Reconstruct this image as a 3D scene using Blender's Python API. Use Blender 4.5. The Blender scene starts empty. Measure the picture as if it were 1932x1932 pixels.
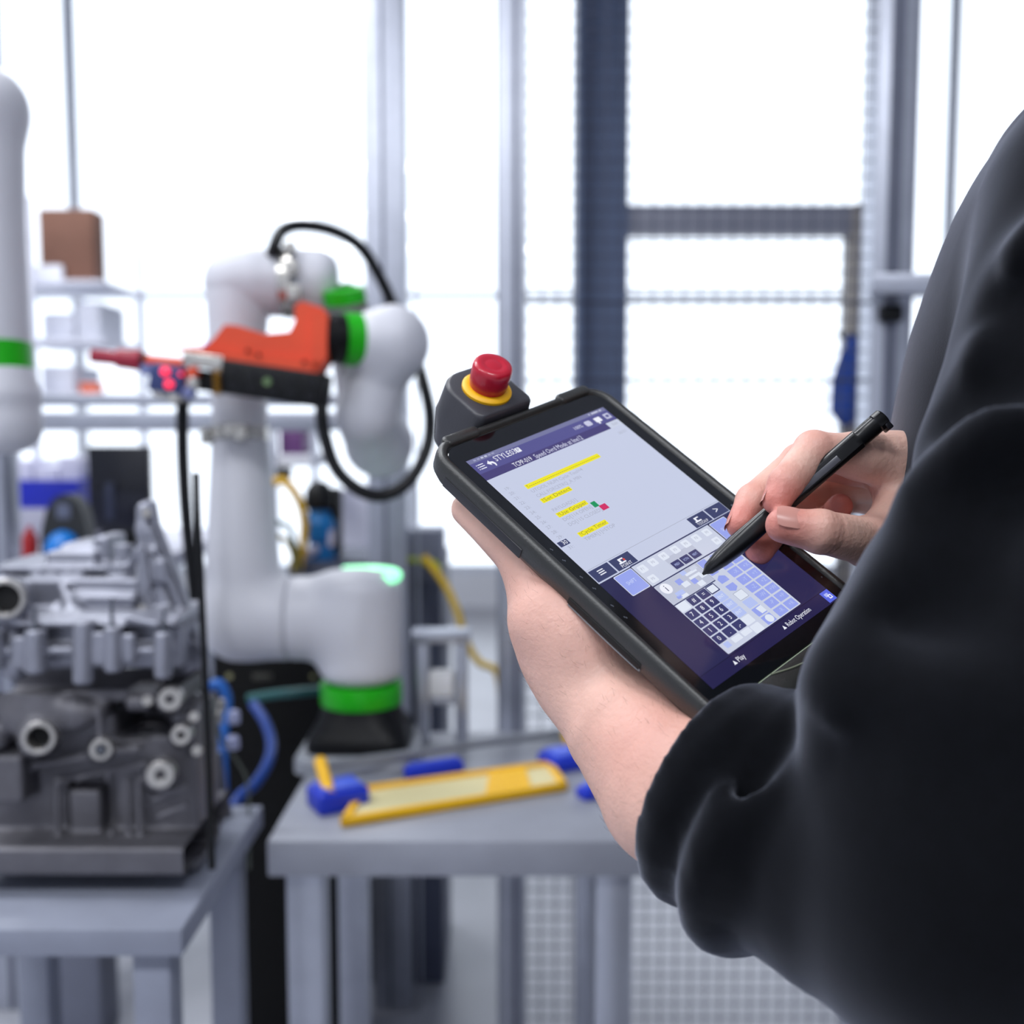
import bpy, bmesh, math, random
import numpy as np
from mathutils import Vector, Matrix

# ------------------------------------------------------------------ camera
SC = bpy.context.scene
COL = SC.collection
FPX = 1983.0                       # focal length in pixels of the 1932 px frame
CAM_Z = 1.40
PITCH = math.radians(4.785)
cam_data = bpy.data.cameras.new('camera')
cam_data.sensor_fit = 'HORIZONTAL'
cam_data.sensor_width = 36.0
cam_data.lens = FPX * 36.0 / 1932.0
cam_data.clip_start = 0.02
cam_data.clip_end = 200
cam_data.dof.use_dof = True
cam_data.dof.focus_distance = 0.525
cam_data.dof.aperture_fstop = 5.0
cam = bpy.data.objects.new('camera', cam_data)
CAM_POS = Vector((0, 0, CAM_Z))
cam.location = CAM_POS
cam.rotation_euler = (math.radians(90) - PITCH, 0, 0)
COL.objects.link(cam)
SC.camera = cam

# ------------------------------------------------------------------ view and light
SC.view_settings.view_transform = 'Standard'
SC.view_settings.look = 'None'
SC.view_settings.gamma = 1.0
SC.view_settings.use_curve_mapping = False
SC.view_settings.exposure = 0.0
SC.cycles.use_denoising = True
SC.cycles.max_bounces = 8
SC.cycles.sample_clamp_indirect = 6.0
SC.cycles.caustics_reflective = False
SC.cycles.caustics_refractive = False

world = bpy.data.worlds.new('overcast_sky')
SC.world = world
world.use_nodes = True
wn = world.node_tree.nodes
wn['Background'].inputs['Color'].default_value = (0.87, 0.91, 1.0, 1)
wn['Background'].inputs['Strength'].default_value = 2.3

LAMPS = [(-3.2, -1.6), (-1.2, -1.6), (0.8, -1.6), (-3.4, 1.2), (-1.5, 1.2), (-3.4, 4.0), (-1.5, 4.0)]
LAMP_W = 54.0
for i, (x, y) in enumerate(LAMPS):
    ld = bpy.data.lights.new('ceiling_lamp', 'AREA')
    ld.shape = 'RECTANGLE'; ld.size = 1.2; ld.size_y = 0.5
    ld.energy = LAMP_W; ld.color = (0.95, 0.97, 1.0)
    lo = bpy.data.objects.new('ceiling_lamp', ld)
    lo.location = (x, y, 4.30)
    COL.objects.link(lo)

# ------------------------------------------------------------------ pixel helper: photo pixel + distance -> point of the place
_c, _s = math.cos(PITCH), math.sin(PITCH)
def P(px, py, d):
    x, y = (px - 966.0) / FPX * d, (py - 966.0) / FPX * d
    return Vector((x, d * _c - y * _s, CAM_Z - d * _s - y * _c))
def cam2w(p):                      # camera millimetres (right, down, forward) -> world
    x, y, d = [v * 0.001 for v in p]
    return Vector((x, d * _c - y * _s, CAM_Z - d * _s - y * _c))
def mm(px, d):                     # pixels at distance d -> metres
    return px / FPX * d

# ------------------------------------------------------------------ materials
def lin(h):
    if isinstance(h, str):
        h = h.lstrip('#'); c = [int(h[i:i + 2], 16) / 255 for i in (0, 2, 4)]
    else:
        c = [v / 255 for v in h]
    return tuple((v / 12.92 if v <= 0.04045 else ((v + 0.055) / 1.055) ** 2.4) for v in c)
MATS = {}
def mat(name, col, rough=0.5, metal=0.0, var=0.06, scale=12.0, bump=0.0, bscale=60.0, spec=0.5, emit=None, estr=0.0,
        coat=0.0, sss=0.0, sheen=0.0, stretch=None):
    if name in MATS: return MATS[name]
    m = bpy.data.materials.new(name); m.use_nodes = True
    nt = m.node_tree; N = nt.nodes; L = nt.links
    b = N['Principled BSDF']
    c = lin(col)
    tc = N.new('ShaderNodeTexCoord')
    src = tc.outputs['Object']
    if stretch:
        mp = N.new('ShaderNodeMapping'); mp.inputs['Scale'].default_value = stretch
        L.new(src, mp.inputs['Vector']); src = mp.outputs['Vector']
    nz = N.new('ShaderNodeTexNoise'); nz.inputs['Scale'].default_value = scale; nz.inputs['Detail'].default_value = 4
    L.new(src, nz.inputs['Vector'])
    rp = N.new('ShaderNodeValToRGB')
    rp.color_ramp.elements[0].position = 0.3; rp.color_ramp.elements[1].position = 0.7
    rp.color_ramp.elements[0].color = tuple(max(0, v * (1 - var)) for v in c) + (1,)
    rp.color_ramp.elements[1].color = tuple(min(1, v * (1 + var)) for v in c) + (1,)
    L.new(nz.outputs['Fac'], rp.inputs['Fac']); L.new(rp.outputs['Color'], b.inputs['Base Color'])
    b.inputs['Roughness'].default_value = rough; b.inputs['Metallic'].default_value = metal
    b.inputs['Specular IOR Level'].default_value = spec
    b.inputs['Coat Weight'].default_value = coat
    if sss:
        b.inputs['Subsurface Weight'].default_value = sss
        b.inputs['Subsurface Radius'].default_value = (1.0, 0.35, 0.2)
        b.inputs['Subsurface Scale'].default_value = 0.004
    if sheen:
        b.inputs['Sheen Weight'].default_value = sheen; b.inputs['Sheen Roughness'].default_value = 0.38; b.inputs['Sheen Tint'].default_value = (0.78, 0.83, 1.0, 1)
    if emit is not None:
        b.inputs['Emission Color'].default_value = lin(emit) + (1,); b.inputs['Emission Strength'].default_value = estr
    if bump:
        n2 = N.new('ShaderNodeTexNoise'); n2.inputs['Scale'].default_value = bscale; n2.inputs['Detail'].default_value = 3
        L.new(src, n2.inputs['Vector'])
        bp = N.new('ShaderNodeBump'); bp.inputs['Strength'].default_value = bump; bp.inputs['Distance'].default_value = 0.002
        L.new(n2.outputs['Fac'], bp.inputs['Height']); L.new(bp.outputs['Normal'], b.inputs['Normal'])
    MATS[name] = m
    return m

# ------------------------------------------------------------------ object helpers
def tag(o, label=None, cat=None, group=None, kind=None):
    if label: o['label'] = label
    if cat: o['category'] = cat
    if group: o['group'] = group
    if kind: o['kind'] = kind
    return o
def thing(name, label, cat, loc, group=None):
    o = bpy.data.objects.new(name, None); COL.objects.link(o)
    o.location = Vector(loc); o.empty_display_size = 0.05
    return tag(o, label, cat, group)
def link_mesh(name, me, material, parent=None, smooth=None):
    o = bpy.data.objects.new(name, me); COL.objects.link(o)
    if material is not None: me.materials.append(material)
    if parent is not None:
        o.parent = parent
        if parent.parent is None:
            o.matrix_parent_inverse = Matrix.Translation(-parent.location)
    return o
def obj(name, bm, material, parent=None, smooth=True, angle=40):
    bmesh.ops.recalc_face_normals(bm, faces=bm.faces)
    if smooth:
        for f in bm.faces: f.smooth = True
        lim = math.radians(angle)
        for e in bm.edges:
            if len(e.link_faces) == 2 and e.calc_face_angle(0) > lim: e.smooth = False
    me = bpy.data.meshes.new(name)
    if parent is None:                       # origin at the middle of its base
        xs = [v.co for v in bm.verts]
        lo = Vector([min(c[i] for c in xs) for i in range(3)]); hi = Vector([max(c[i] for c in xs) for i in range(3)])
        org = Vector(((lo.x + hi.x) / 2, (lo.y + hi.y) / 2, lo.z))
        bmesh.ops.translate(bm, vec=-org, verts=bm.verts)
    bm.to_mesh(me); bm.free()
    o = link_mesh(name, me, material, parent)
    if parent is None: o.location = org
    return o
def struct(name, bm, material, parent=None, **k):
    o = obj(name, bm, material, parent, smooth=False)
    if parent is None: tag(o, kind='structure')
    return o
def NB(): return bmesh.new()
def frame(z, x=None):                        # rotation with local z along z
    z = Vector(z).normalized()
    x = Vector(x) if x is not None else (Vector((1, 0, 0)) if abs(z.x) < 0.9 else Vector((0, 1, 0)))
    y = z.cross(x).normalized(); x = y.cross(z).normalized()
    return Matrix((x, y, z)).transposed()
def add_box(bm, c, half, R=None, bevel=0.0, seg=2):
    M = Matrix.Translation(Vector(c)) @ ((R.to_4x4()) if R is not None else Matrix.Identity(4)) @ Matrix.Diagonal((half[0] * 2, half[1] * 2, half[2] * 2, 1))
    r = bmesh.ops.create_cube(bm, size=1.0, matrix=M)
    if bevel > 0:
        es = list({e for v in r['verts'] for e in v.link_edges})
        bmesh.ops.bevel(bm, geom=es, offset=bevel, segments=seg, affect='EDGES', profile=0.5)
    return bm
def box2(bm, a, b, bevel=0.0):               # axis aligned box by two corners
    c = [(a[i] + b[i]) / 2 for i in range(3)]; h = [abs(b[i] - a[i]) / 2 for i in range(3)]
    return add_box(bm, c, h, None, bevel)
def add_cyl(bm, a, b, r1, r2=None, seg=24, cap=True):
    a, b = Vector(a), Vector(b); r2 = r1 if r2 is None else r2
    R = frame(b - a)
    ra, rb = [], []
    for i in range(seg):
        t = 2 * math.pi * i / seg; d = R @ Vector((math.cos(t), math.sin(t), 0))
        ra.append(bm.verts.new(a + d * r1)); rb.append(bm.verts.new(b + d * r2))
    for i in range(seg):
        j = (i + 1) % seg; bm.faces.new((ra[i], ra[j], rb[j], rb[i]))
    if cap:
        bm.faces.new(list(reversed(ra))); bm.faces.new(rb)
    return bm
def add_lathe(bm, o, axis, prof, seg=32, x=None):   # prof: (radius, height along axis)
    o = Vector(o); R = frame(axis, x); rings = []
    for r, h in prof:
        if r < 1e-6:
            rings.append([bm.verts.new(o + R @ Vector((0, 0, h)))])
        else:
            rings.append([bm.verts.new(o + R @ Vector((r * math.cos(2 * math.pi * i / seg), r * math.sin(2 * math.pi * i / seg), h))) for i in range(seg)])
    for A, B in zip(rings, rings[1:]):
        for i in range(seg):
            j = (i + 1) % seg
            if len(A) == 1 and len(B) == 1: continue
            if len(A) == 1: bm.faces.new((A[0], B[j], B[i]))
            elif len(B) == 1: bm.faces.new((A[i], A[j], B[0]))
            else: bm.faces.new((A[i], A[j], B[j], B[i]))
    return bm
def spline(pts, n=8):                        # catmull-rom through points
    pts = [Vector(p) for p in pts]
    q = [pts[0] * 2 - pts[1]] + pts + [pts[-1] * 2 - pts[-2]]
    out = []
    for i in range(1, len(q) - 2):
        for k in range(n):
            t = k / n; a, b, c, d = q[i - 1], q[i], q[i + 1], q[i + 2]
            out.append(0.5 * ((2 * b) + (c - a) * t + (2 * a - 5 * b + 4 * c - d) * t * t + (3 * b - a - 3 * c + d) * t ** 3))
    out.append(pts[-1])
    return out
def add_tube(bm, pts, r, seg=12, n=8, rf=None):
    path = spline(pts, n) if n > 1 else [Vector(p) for p in pts]
    prev = None; rings = []
    up = None
    for i, p in enumerate(path):
        t = (path[min(i + 1, len(path) - 1)] - path[max(i - 1, 0)]).normalized()
        if up is None: up = frame(t).col[0].copy()
        up = (up - t * up.dot(t)).normalized(); v = t.cross(up)
        rr = rf(i / (len(path) - 1)) if rf else r
        rings.append([bm.verts.new(p + (up * math.cos(2 * math.pi * k / seg) + v * math.sin(2 * math.pi * k / seg)) * rr) for k in range(seg)])
    for A, B in zip(rings, rings[1:]):
        for k in range(seg):
            j = (k + 1) % seg; bm.faces.new((A[k], A[j], B[j], B[k]))
    bm.faces.new(list(reversed(rings[0]))); bm.faces.new(rings[-1])
    return bm
def add_prism(bm, poly, vec):                # planar polygon (3d points) swept by vec
    vec = Vector(vec)
    a = [bm.verts.new(Vector(p)) for p in poly]; b = [bm.verts.new(Vector(p) + vec) for p in poly]
    bm.faces.new(a); bm.faces.new(list(reversed(b)))
    for i in range(len(a)):
        j = (i + 1) % len(a); bm.faces.new((a[j], a[i], b[i], b[j]))
    return bm

# ------------------------------------------------------------------ signed distance fields meshed with surface nets
class Field:
    def __init__(s, lo, hi, h):
        s.h = h; s.lo = np.array(lo, float)
        s.n = np.ceil((np.array(hi, float) - s.lo) / h).astype(int) + 1
        s.d = np.full(tuple(s.n), 1.0, np.float32)
    def _grid(s, lo, hi, m):
        i0 = np.clip(np.floor((np.array(lo) - m - s.lo) / s.h).astype(int), 0, s.n)
        i1 = np.clip(np.ceil((np.array(hi) + m - s.lo) / s.h).astype(int) + 1, 0, s.n)
        ax = [(s.lo[k] + s.h * np.arange(i0[k], i1[k])).astype(np.float32) for k in range(3)]
        sl = tuple(slice(i0[k], i1[k]) for k in range(3))
        return sl, ax[0][:, None, None], ax[1][None, :, None], ax[2][None, None, :]
    def _put(s, sl, v, k, op):
        d = s.d[sl]
        if d.size == 0: return
        if op == 's':
            v = -v
            if k > 0:
                h = np.maximum(k - np.abs(d - v), 0) / k; s.d[sl] = np.maximum(d, v) + h * h * k * 0.25
            else: s.d[sl] = np.maximum(d, v)
        else:
            if k > 0:
                h = np.maximum(k - np.abs(d - v), 0) / k; s.d[sl] = np.minimum(d, v) - h * h * k * 0.25
            else: s.d[sl] = np.minimum(d, v)
    def cap(s, a, b, ra, rb=None, k=0.0, op='u', flat=None):
        rb = ra if rb is None else rb
        a, b = np.array(a, float), np.array(b, float); R = max(ra, rb)
        if flat: R *= max(1.0, flat[1])
        sl, X, Y, Z = s._grid(np.minimum(a, b) - R, np.maximum(a, b) + R, k + 3 * s.h + getattr(s, '_pad', 0.0))
        ab = b - a; L2 = float(ab @ ab) + 1e-12
        t = np.clip(((X - a[0]) * ab[0] + (Y - a[1]) * ab[1] + (Z - a[2]) * ab[2]) / L2, 0, 1)
        vx, vy, vz = X - a[0] - t * ab[0], Y - a[1] - t * ab[1], Z - a[2] - t * ab[2]
        f = 1.0
        if flat:
            nn, sc = np.array(flat[0], float), flat[1]; nn = nn / np.linalg.norm(nn)
            c = (vx * nn[0] + vy * nn[1] + vz * nn[2]) * (1 / sc - 1)
            vx, vy, vz = vx + c * nn[0], vy + c * nn[1], vz + c * nn[2]; f = min(1.0, sc)
        s._put(sl, (np.sqrt(vx * vx + vy * vy + vz * vz) - (ra + (rb - ra) * t)) * f, k, op)
    def chain(s, pts, rad, k=0.0, op='u', flat=None):     # one tapered limb through all points, blended once
        T = Field.__new__(Field); T.h = s.h
        pa = np.array([list(p) for p in pts], float); R = max(rad) + k + 4 * s.h
        i0 = np.clip(np.floor((pa.min(0) - R - s.lo) / s.h).astype(int), 0, s.n); i1 = np.clip(np.ceil((pa.max(0) + R - s.lo) / s.h).astype(int) + 1, 0, s.n)
        if (i1 <= i0).any(): return
        T.lo = s.lo + i0 * s.h; T.n = i1 - i0; T.d = np.full(tuple(T.n), 1.0, np.float32)
        for i in range(len(pts) - 1):
            T._pad = k + s.h
            T.cap(pts[i], pts[i + 1], rad[i], rad[i + 1], 0.0, 'u', flat)
        s._put(tuple(slice(i0[q], i1[q]) for q in range(3)), T.d, k, op)
    def ell(s, c, R, rad, k=0.0, op='u'):
        c = np.array(c, float); R = np.array(R, float).reshape(3, 3) if R is not None else np.eye(3); m = max(rad)
        sl, X, Y, Z = s._grid(c - m, c + m, k + 3 * s.h)
        X, Y, Z = X - c[0], Y - c[1], Z - c[2]
        q = [(X * R[0, i] + Y * R[1, i] + Z * R[2, i]) for i in range(3)]
        k0 = np.sqrt(sum((q[i] / rad[i]) ** 2 for i in range(3))); k1 = np.sqrt(sum((q[i] / rad[i] ** 2) ** 2 for i in range(3))) + 1e-9
        s._put(sl, np.where(k0 < 1e-3, -min(rad), k0 * (k0 - 1) / k1), k, op)
    def box(s, c, R, half, r=0.0, k=0.0, op='u'):
        c = np.array(c, float); R = np.array(R, float).reshape(3, 3) if R is not None else np.eye(3); m = float(np.linalg.norm(half))
        sl, X, Y, Z = s._grid(c - m, c + m, k + 3 * s.h)
        X, Y, Z = X - c[0], Y - c[1], Z - c[2]
        q = [np.abs(X * R[0, i] + Y * R[1, i] + Z * R[2, i]) - (half[i] - r) for i in range(3)]
        out = np.sqrt(sum(np.maximum(v, 0) ** 2 for v in q)); ins = np.minimum(np.maximum(np.maximum(q[0], q[1]), q[2]), 0)
        s._put(sl, out + ins - r, k, op)
    def cyl(s, a, b, r, rd=0.0, k=0.0, op='u'):
        a, b = np.array(a, float), np.array(b, float); ab = b - a; L = float(np.linalg.norm(ab)); u = ab / L; c = (a + b) / 2
        m = math.hypot(r, L / 2)
        sl, X, Y, Z = s._grid(c - m, c + m, k + 3 * s.h)
        X, Y, Z = X - c[0], Y - c[1], Z - c[2]
        t = X * u[0] + Y * u[1] + Z * u[2]
        rr = np.sqrt(np.maximum(X * X + Y * Y + Z * Z - t * t, 0))
        q0, q1 = rr - (r - rd), np.abs(t) - (L / 2 - rd)
        s._put(sl, np.sqrt(np.maximum(q0, 0) ** 2 + np.maximum(q1, 0) ** 2) + np.minimum(np.maximum(q0, q1), 0) - rd, k, op)
    def nets(s, smooth=0):
        d = s.d; I = d < 0
        n = np.array(d.shape) - 1
        cnt = np.zeros(tuple(n), np.int8)
        for i in (0, 1):
            for j in (0, 1):
                for k in (0, 1): cnt += I[i:i + n[0], j:j + n[1], k:k + n[2]]
        cells = np.argwhere((cnt > 0) & (cnt < 8))
        idx = np.full(tuple(n), -1, np.int32); idx[tuple(cells.T)] = np.arange(len(cells))
        acc = np.zeros((len(cells), 3)); num = np.zeros(len(cells))
        corners = [(i, j, k) for i in (0, 1) for j in (0, 1) for k in (0, 1)]
        for a in corners:
            for ax in range(3):
                if a[ax]: continue
                b = list(a); b[ax] = 1
                da = d[cells[:, 0] + a[0], cells[:, 1] + a[1], cells[:, 2] + a[2]].astype(float)
                db = d[cells[:, 0] + b[0], cells[:, 1] + b[1], cells[:, 2] + b[2]].astype(float)
                m = (da < 0) != (db < 0); t = da[m] / (da[m] - db[m])
                p = np.tile(np.array(a, float), (m.sum(), 1)); p[:, ax] += t
                acc[m] += p; num[m] += 1
        V = s.lo + (cells + acc / num[:, None]) * s.h
        quads = []
        for ax in range(3):
            o1, o2 = (ax + 1) % 3, (ax + 2) % 3
            sa = [slice(None)] * 3; sb = [slice(None)] * 3; sa[ax] = slice(0, -1); sb[ax] = slice(1, None)
            A, B = I[tuple(sa)], I[tuple(sb)]
            e = np.argwhere(A != B)
            e = e[(e[:, o1] > 0) & (e[:, o2] > 0) & (e[:, o1] < n[o1]) & (e[:, o2] < n[o2])]
            if len(e) == 0: continue
            ins = A[tuple(e.T)]
            def g(d1, d2):
                c = e.copy(); c[:, o1] += d1; c[:, o2] += d2; return idx[tuple(c.T)]
            q = np.stack([g(-1, -1), g(0, -1), g(0, 0), g(-1, 0)], 1)
            q[~ins] = q[~ins][:, ::-1]
            quads.append(q)
        Q = np.concatenate(quads)
        for _ in range(smooth):
            S = np.zeros_like(V); C = np.zeros(len(V))
            for i in range(4):
                np.add.at(S, Q[:, i], V[Q[:, (i + 1) % 4]]); np.add.at(S, Q[:, i], V[Q[:, (i + 3) % 4]]); np.add.at(C, Q[:, i], 2)
            V = 0.5 * V + 0.5 * S / C[:, None]
        return V, Q
def np_mesh(name, V, Q):
    me = bpy.data.meshes.new(name)
    me.vertices.add(len(V)); me.vertices.foreach_set('co', np.ascontiguousarray(V, np.float32).ravel())
    me.loops.add(Q.size); me.loops.foreach_set('vertex_index', np.ascontiguousarray(Q, np.int32).ravel())
    me.polygons.add(len(Q)); me.polygons.foreach_set('loop_start', np.arange(0, Q.size, 4, dtype=np.int32))
    me.polygons.foreach_set('use_smooth', np.ones(len(Q), bool))
    me.update(calc_edges=True); me.validate()
    return me
def field_obj(name, F, material, parent, smooth=1):
    V, Q = F.nets(smooth)
    return link_mesh(name, np_mesh(name, V, Q), material, parent)
# ------------------------------------------------------------------ setting: hall with a glazed back wall
M_floor = mat('floor_resin', '#a9abb4', 0.28, var=0.08, scale=3, bump=0.05, bscale=40)
M_wall = mat('wall_paint', '#d8dae0', 0.8, var=0.03, scale=4, bump=0.05, bscale=80)
M_ceil = mat('ceiling_paint', '#dcdde2', 0.9, var=0.03, scale=2)
M_alu = mat('aluminium', '#b4b8c4', 0.38, metal=0.75, var=0.05, scale=20)
M_alu_d = mat('aluminium_groove', '#6d7180', 0.5, metal=0.6, var=0.05)
M_column = mat('column_steel', '#5b6884', 0.6, var=0.1, scale=4)
M_frame = mat('window_frame_paint', '#cfd4de', 0.5, var=0.04)
def glass_mat():
    m = bpy.data.materials.new('window_glass'); m.use_nodes = True
    nt = m.node_tree; N = nt.nodes; L = nt.links
    for n in list(N):
        if n.type != 'OUTPUT_MATERIAL': N.remove(n)
    out = N['Material Output']
    tr = N.new('ShaderNodeBsdfTransparent'); tr.inputs['Color'].default_value = (0.94, 0.96, 0.97, 1)
    gl = N.new('ShaderNodeBsdfGlossy'); gl.inputs['Roughness'].default_value = 0.02
    fr = N.new('ShaderNodeFresnel'); fr.inputs['IOR'].default_value = 1.45
    mx = N.new('ShaderNodeMixShader')
    L.new(fr.outputs[0], mx.inputs[0]); L.new(tr.outputs[0], mx.inputs[1]); L.new(gl.outputs[0], mx.inputs[2]); L.new(mx.outputs[0], out.inputs['Surface'])
    return m
M_glass = glass_mat()
X0, X1, Y0, Y1, ZC = -7.0, 7.0, -4.0, 8.0, 5.0
struct('floor', box2(NB(), (X0, Y0, -0.2), (X1, Y1 + 0.2, 0)), M_floor)
struct('ceiling', box2(NB(), (X0, Y0, ZC), (X1, Y1 + 0.2, ZC + 0.2)), M_ceil)
struct('wall_left', box2(NB(), (X0 - 0.2, Y0, 0), (X0, Y1 + 0.2, ZC)), M_wall)
struct('wall_right', box2(NB(), (X1, Y0, 0), (X1 + 0.2, Y1 + 0.2, ZC)), M_wall)
struct('wall_front', box2(NB(), (X0, Y0 - 0.2, 0), (X1, Y0, ZC)), M_wall)
wb = NB()
box2(wb, (X0, Y1, 0), (X1, Y1 + 0.2, 0.25)); box2(wb, (X0, Y1, 4.85), (X1, Y1 + 0.2, ZC))
box2(wb, (X0, Y1, 0.25), (-6.6, Y1 + 0.2, 4.85)); box2(wb, (6.6, Y1, 0.25), (X1, Y1 + 0.2, 4.85))
struct('wall_back', wb, M_wall)
nw = 4
for i in range(nw):
    xa, xb = -6.6 + 13.2 * i / nw, -6.6 + 13.2 * (i + 1) / nw
    f = NB()
    for a, b in (((xa, 0.25), (xa + 0.035, 4.85)), ((xb - 0.035, 0.25), (xb, 4.85)), ((xa, 0.25), (xb, 0.31)), ((xa, 4.79), (xb, 4.85)), ((xa, 2.35), (xb, 2.39))):
        box2(f, (a[0], Y1 + 0.06, a[1]), (b[0], Y1 + 0.13, b[1]))
    w = struct('window_%d' % (i + 1), f, M_frame)
    for z0, z1 in ((0.31, 2.35), (2.39, 4.79)):
        p = link_mesh('window_pane', bpy.data.meshes.new('window_pane'), M_glass, None)
        b = box2(NB(), (xa + 0.035, Y1 + 0.09, z0), (xb - 0.035, Y1 + 0.1, z1)); b.to_mesh(p.data); b.free()
        p.parent = w; p.matrix_parent_inverse = Matrix.Translation(-w.location)
# a steel column and a transom in front of the glazing
def px_box(px0, px1, py0, py1, d, depth, bevel=0.0, bm=None):   # upright box whose front face covers these pixels at distance d
    a, b = P(px0, py1, d), P(px1, py0, d)
    yy = (a.y + b.y) / 2
    return box2(bm or NB(), (a.x, yy, a.z), (b.x, yy + depth, b.z), bevel)
cx0, cx1 = P(1086, 700, 6.0).x, P(1182, 700, 6.0).x
col = NB(); yc = 6.0
box2(col, (cx0, yc, 0), (cx0 + 0.03, yc + 0.28, ZC)); box2(col, (cx1 - 0.03, yc, 0), (cx1, yc + 0.28, ZC)); box2(col, (cx0, yc + 0.12, 0), (cx1, yc + 0.16, ZC))
o = struct('trim_1', col, M_column); o['label'] = 'dark blue-grey steel hall column seen through the wire mesh'
zt = P(1400, 446, 6.0).z
o = struct('trim_2', box2(NB(), (cx1, yc + 0.02, zt), (P(1660, 430, 6.0).x, yc + 0.16, zt + 0.16)), mat('transom_paint', '#8d8f9c', 0.6)); o['label'] = 'grey transom beam across the top of the bright opening'
o = struct('trim_3', box2(NB(), (P(1600, 600, 5.98).x, yc - 0.02, 0), (P(1652, 600, 5.98).x, yc + 0.16, zt + 0.16)), mat('jamb_paint', '#9a948f', 0.7)); o['label'] = 'beige-grey upright door jamb behind the mesh'
# ------------------------------------------------------------------ the tablet pendant (display plane fitted to the photo)
T0 = Vector((-24.013, -25.881, 544.829)); EX = Vector((0.71283, -0.32438, 0.62181)); EY = Vector((0.65981, 0.61072, -0.43781)); EZ = Vector((-0.23773, 0.72236, 0.64937))
def Lc(u, v, h=0.0): return T0 + EX * u + EY * v - EZ * h       # camera millimetres
def L(u, v, h=0.0): return cam2w(Lc(u, v, h))                    # world
UU = (L(1, 0) - L(0, 0)).normalized(); VV = (L(0, 1) - L(0, 0)).normalized(); NN = (L(0, 0, 1) - L(0, 0)).normalized()
RT = Matrix((UU, -VV, NN)).transposed()                          # text frame: x right, y up on the screen
M_rubber = mat('case_rubber', '#262726', 0.40, var=0.12, scale=90, bump=0.10, bscale=900, spec=0.7)
M_rubber_top = mat('case_rim', '#34363a', 0.42, var=0.1, scale=60, bump=0.08, bscale=900)
M_glassblk = mat('bezel_glass', '#0a0c10', 0.07, var=0.0, spec=0.6)
M_pod = mat('pod_plastic', '#3a3a40', 0.4, var=0.08, scale=60, bump=0.06, bscale=700)
M_red = mat('estop_red', '#b80c2c', 0.35, var=0.05, scale=60, coat=0.3, sss=0.0)
M_yel = mat('estop_yellow', '#f2b705', 0.45, var=0.05)
tab = thing('tablet', 'black rugged tablet with a lit program screen held in two hands', 'tablet', L(54, 86, -20))

def rrect(u0, v0, u1, v1, rs, n=8):                              # rounded rectangle in (u,v); rs: radius per corner tl,tr,br,bl
    out = []
    for (cu, cv, a0), r in zip(((u0, v0, 180), (u1, v0, 270), (u1, v1, 0), (u0, v1, 90)), rs):
        x = cu + (r if cu == u0 else -r); y = cv + (r if cv == v0 else -r)
        for k in range(n + 1):
            a = math.radians(a0 + 90 * k / n); out.append((x + r * math.cos(a), y + r * math.sin(a)))
    return out
def loft(bm, rings, cap0=True, cap1=True):                       # rings: list of lists of world points, same length
    vs = [[bm.verts.new(p) for p in r] for r in rings]; n = len(vs[0])
    for A, B in zip(vs, vs[1:]):
        for i in range(n):
            j = (i + 1) % n; bm.faces.new((A[i], A[j], B[j], B[i]))
    if cap0: bm.faces.new(vs[0])
    if cap1: bm.faces.new(vs[-1])
    return bm
def ringh(u0, v0, u1, v1, r, h, inset=0.0):
    return [L(u, v, h) for u, v in rrect(u0 + inset, v0 + inset, u1 - inset, v1 - inset, [max(0.5, r - inset)] * 4)]
CU0, CV0, CU1, CV1, CR = -13.0, -19.5, 122.0, 204.0, 17.0
bm = NB()
loft(bm, [ringh(CU0, CV0, CU1, CV1, CR, -15, 6), ringh(CU0, CV0, CU1, CV1, CR, -14, 3), ringh(CU0, CV0, CU1, CV1, CR, -9, 0), ringh(CU0, CV0, CU1, CV1, CR, -3, 0),
          ringh(CU0, CV0, CU1, CV1, CR, -0.2, 0.6), ringh(CU0, CV0, CU1, CV1, CR, 1.6, 2.2), ringh(CU0, CV0, CU1, CV1, CR, 1.9, 3.6),
          ringh(CU0, CV0, CU1, CV1, CR, 1.5, 5.0), ringh(CU0, CV0, CU1, CV1, CR, -0.3, 6.0)], True, True)
case = obj('protective_case', bm, M_rubber, tab, angle=60)
bm = NB(); loft(bm, [ringh(-7.2, -12.6, 115.5, 182, 10, -0.4), ringh(-7.2, -12.6, 115.5, 182, 10, 0.05), ringh(-7.2, -12.6, 115.5, 182, 10, 0.25, 0.4)])
obj('glass_panel', bm, M_glassblk, tab, smooth=False)
# lower lip of the case below the glass, strap and raised corner lips
bm = NB(); loft(bm, [ringh(-6, 183.0, 114, 202, 6, -0.5), ringh(-6, 183.0, 114, 202, 6, 2.0), ringh(-6, 183.0, 114, 202, 6, 2.6, 0.8)])
obj('lower_lip', bm, M_rubber, tab, angle=60)
bm = NB()
for pts in ([(30, 183.2), (45, 187), (62, 189), (80, 187.5), (96, 184)],):
    add_tube(bm, [L(u, v, 2.7) for u, v in pts], 0.0004, 6, 6)
obj('seam', bm, mat('seam_plastic', '#7c8270', 0.5), tab)
bm = NB(); add_tube(bm, [L(-4, 182.7, 1.2), L(112, 182.7, 1.2)], 0.00035, 6, 2); obj('glass_edge', bm, mat('glass_edge', '#9aa890', 0.2), tab)
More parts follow.
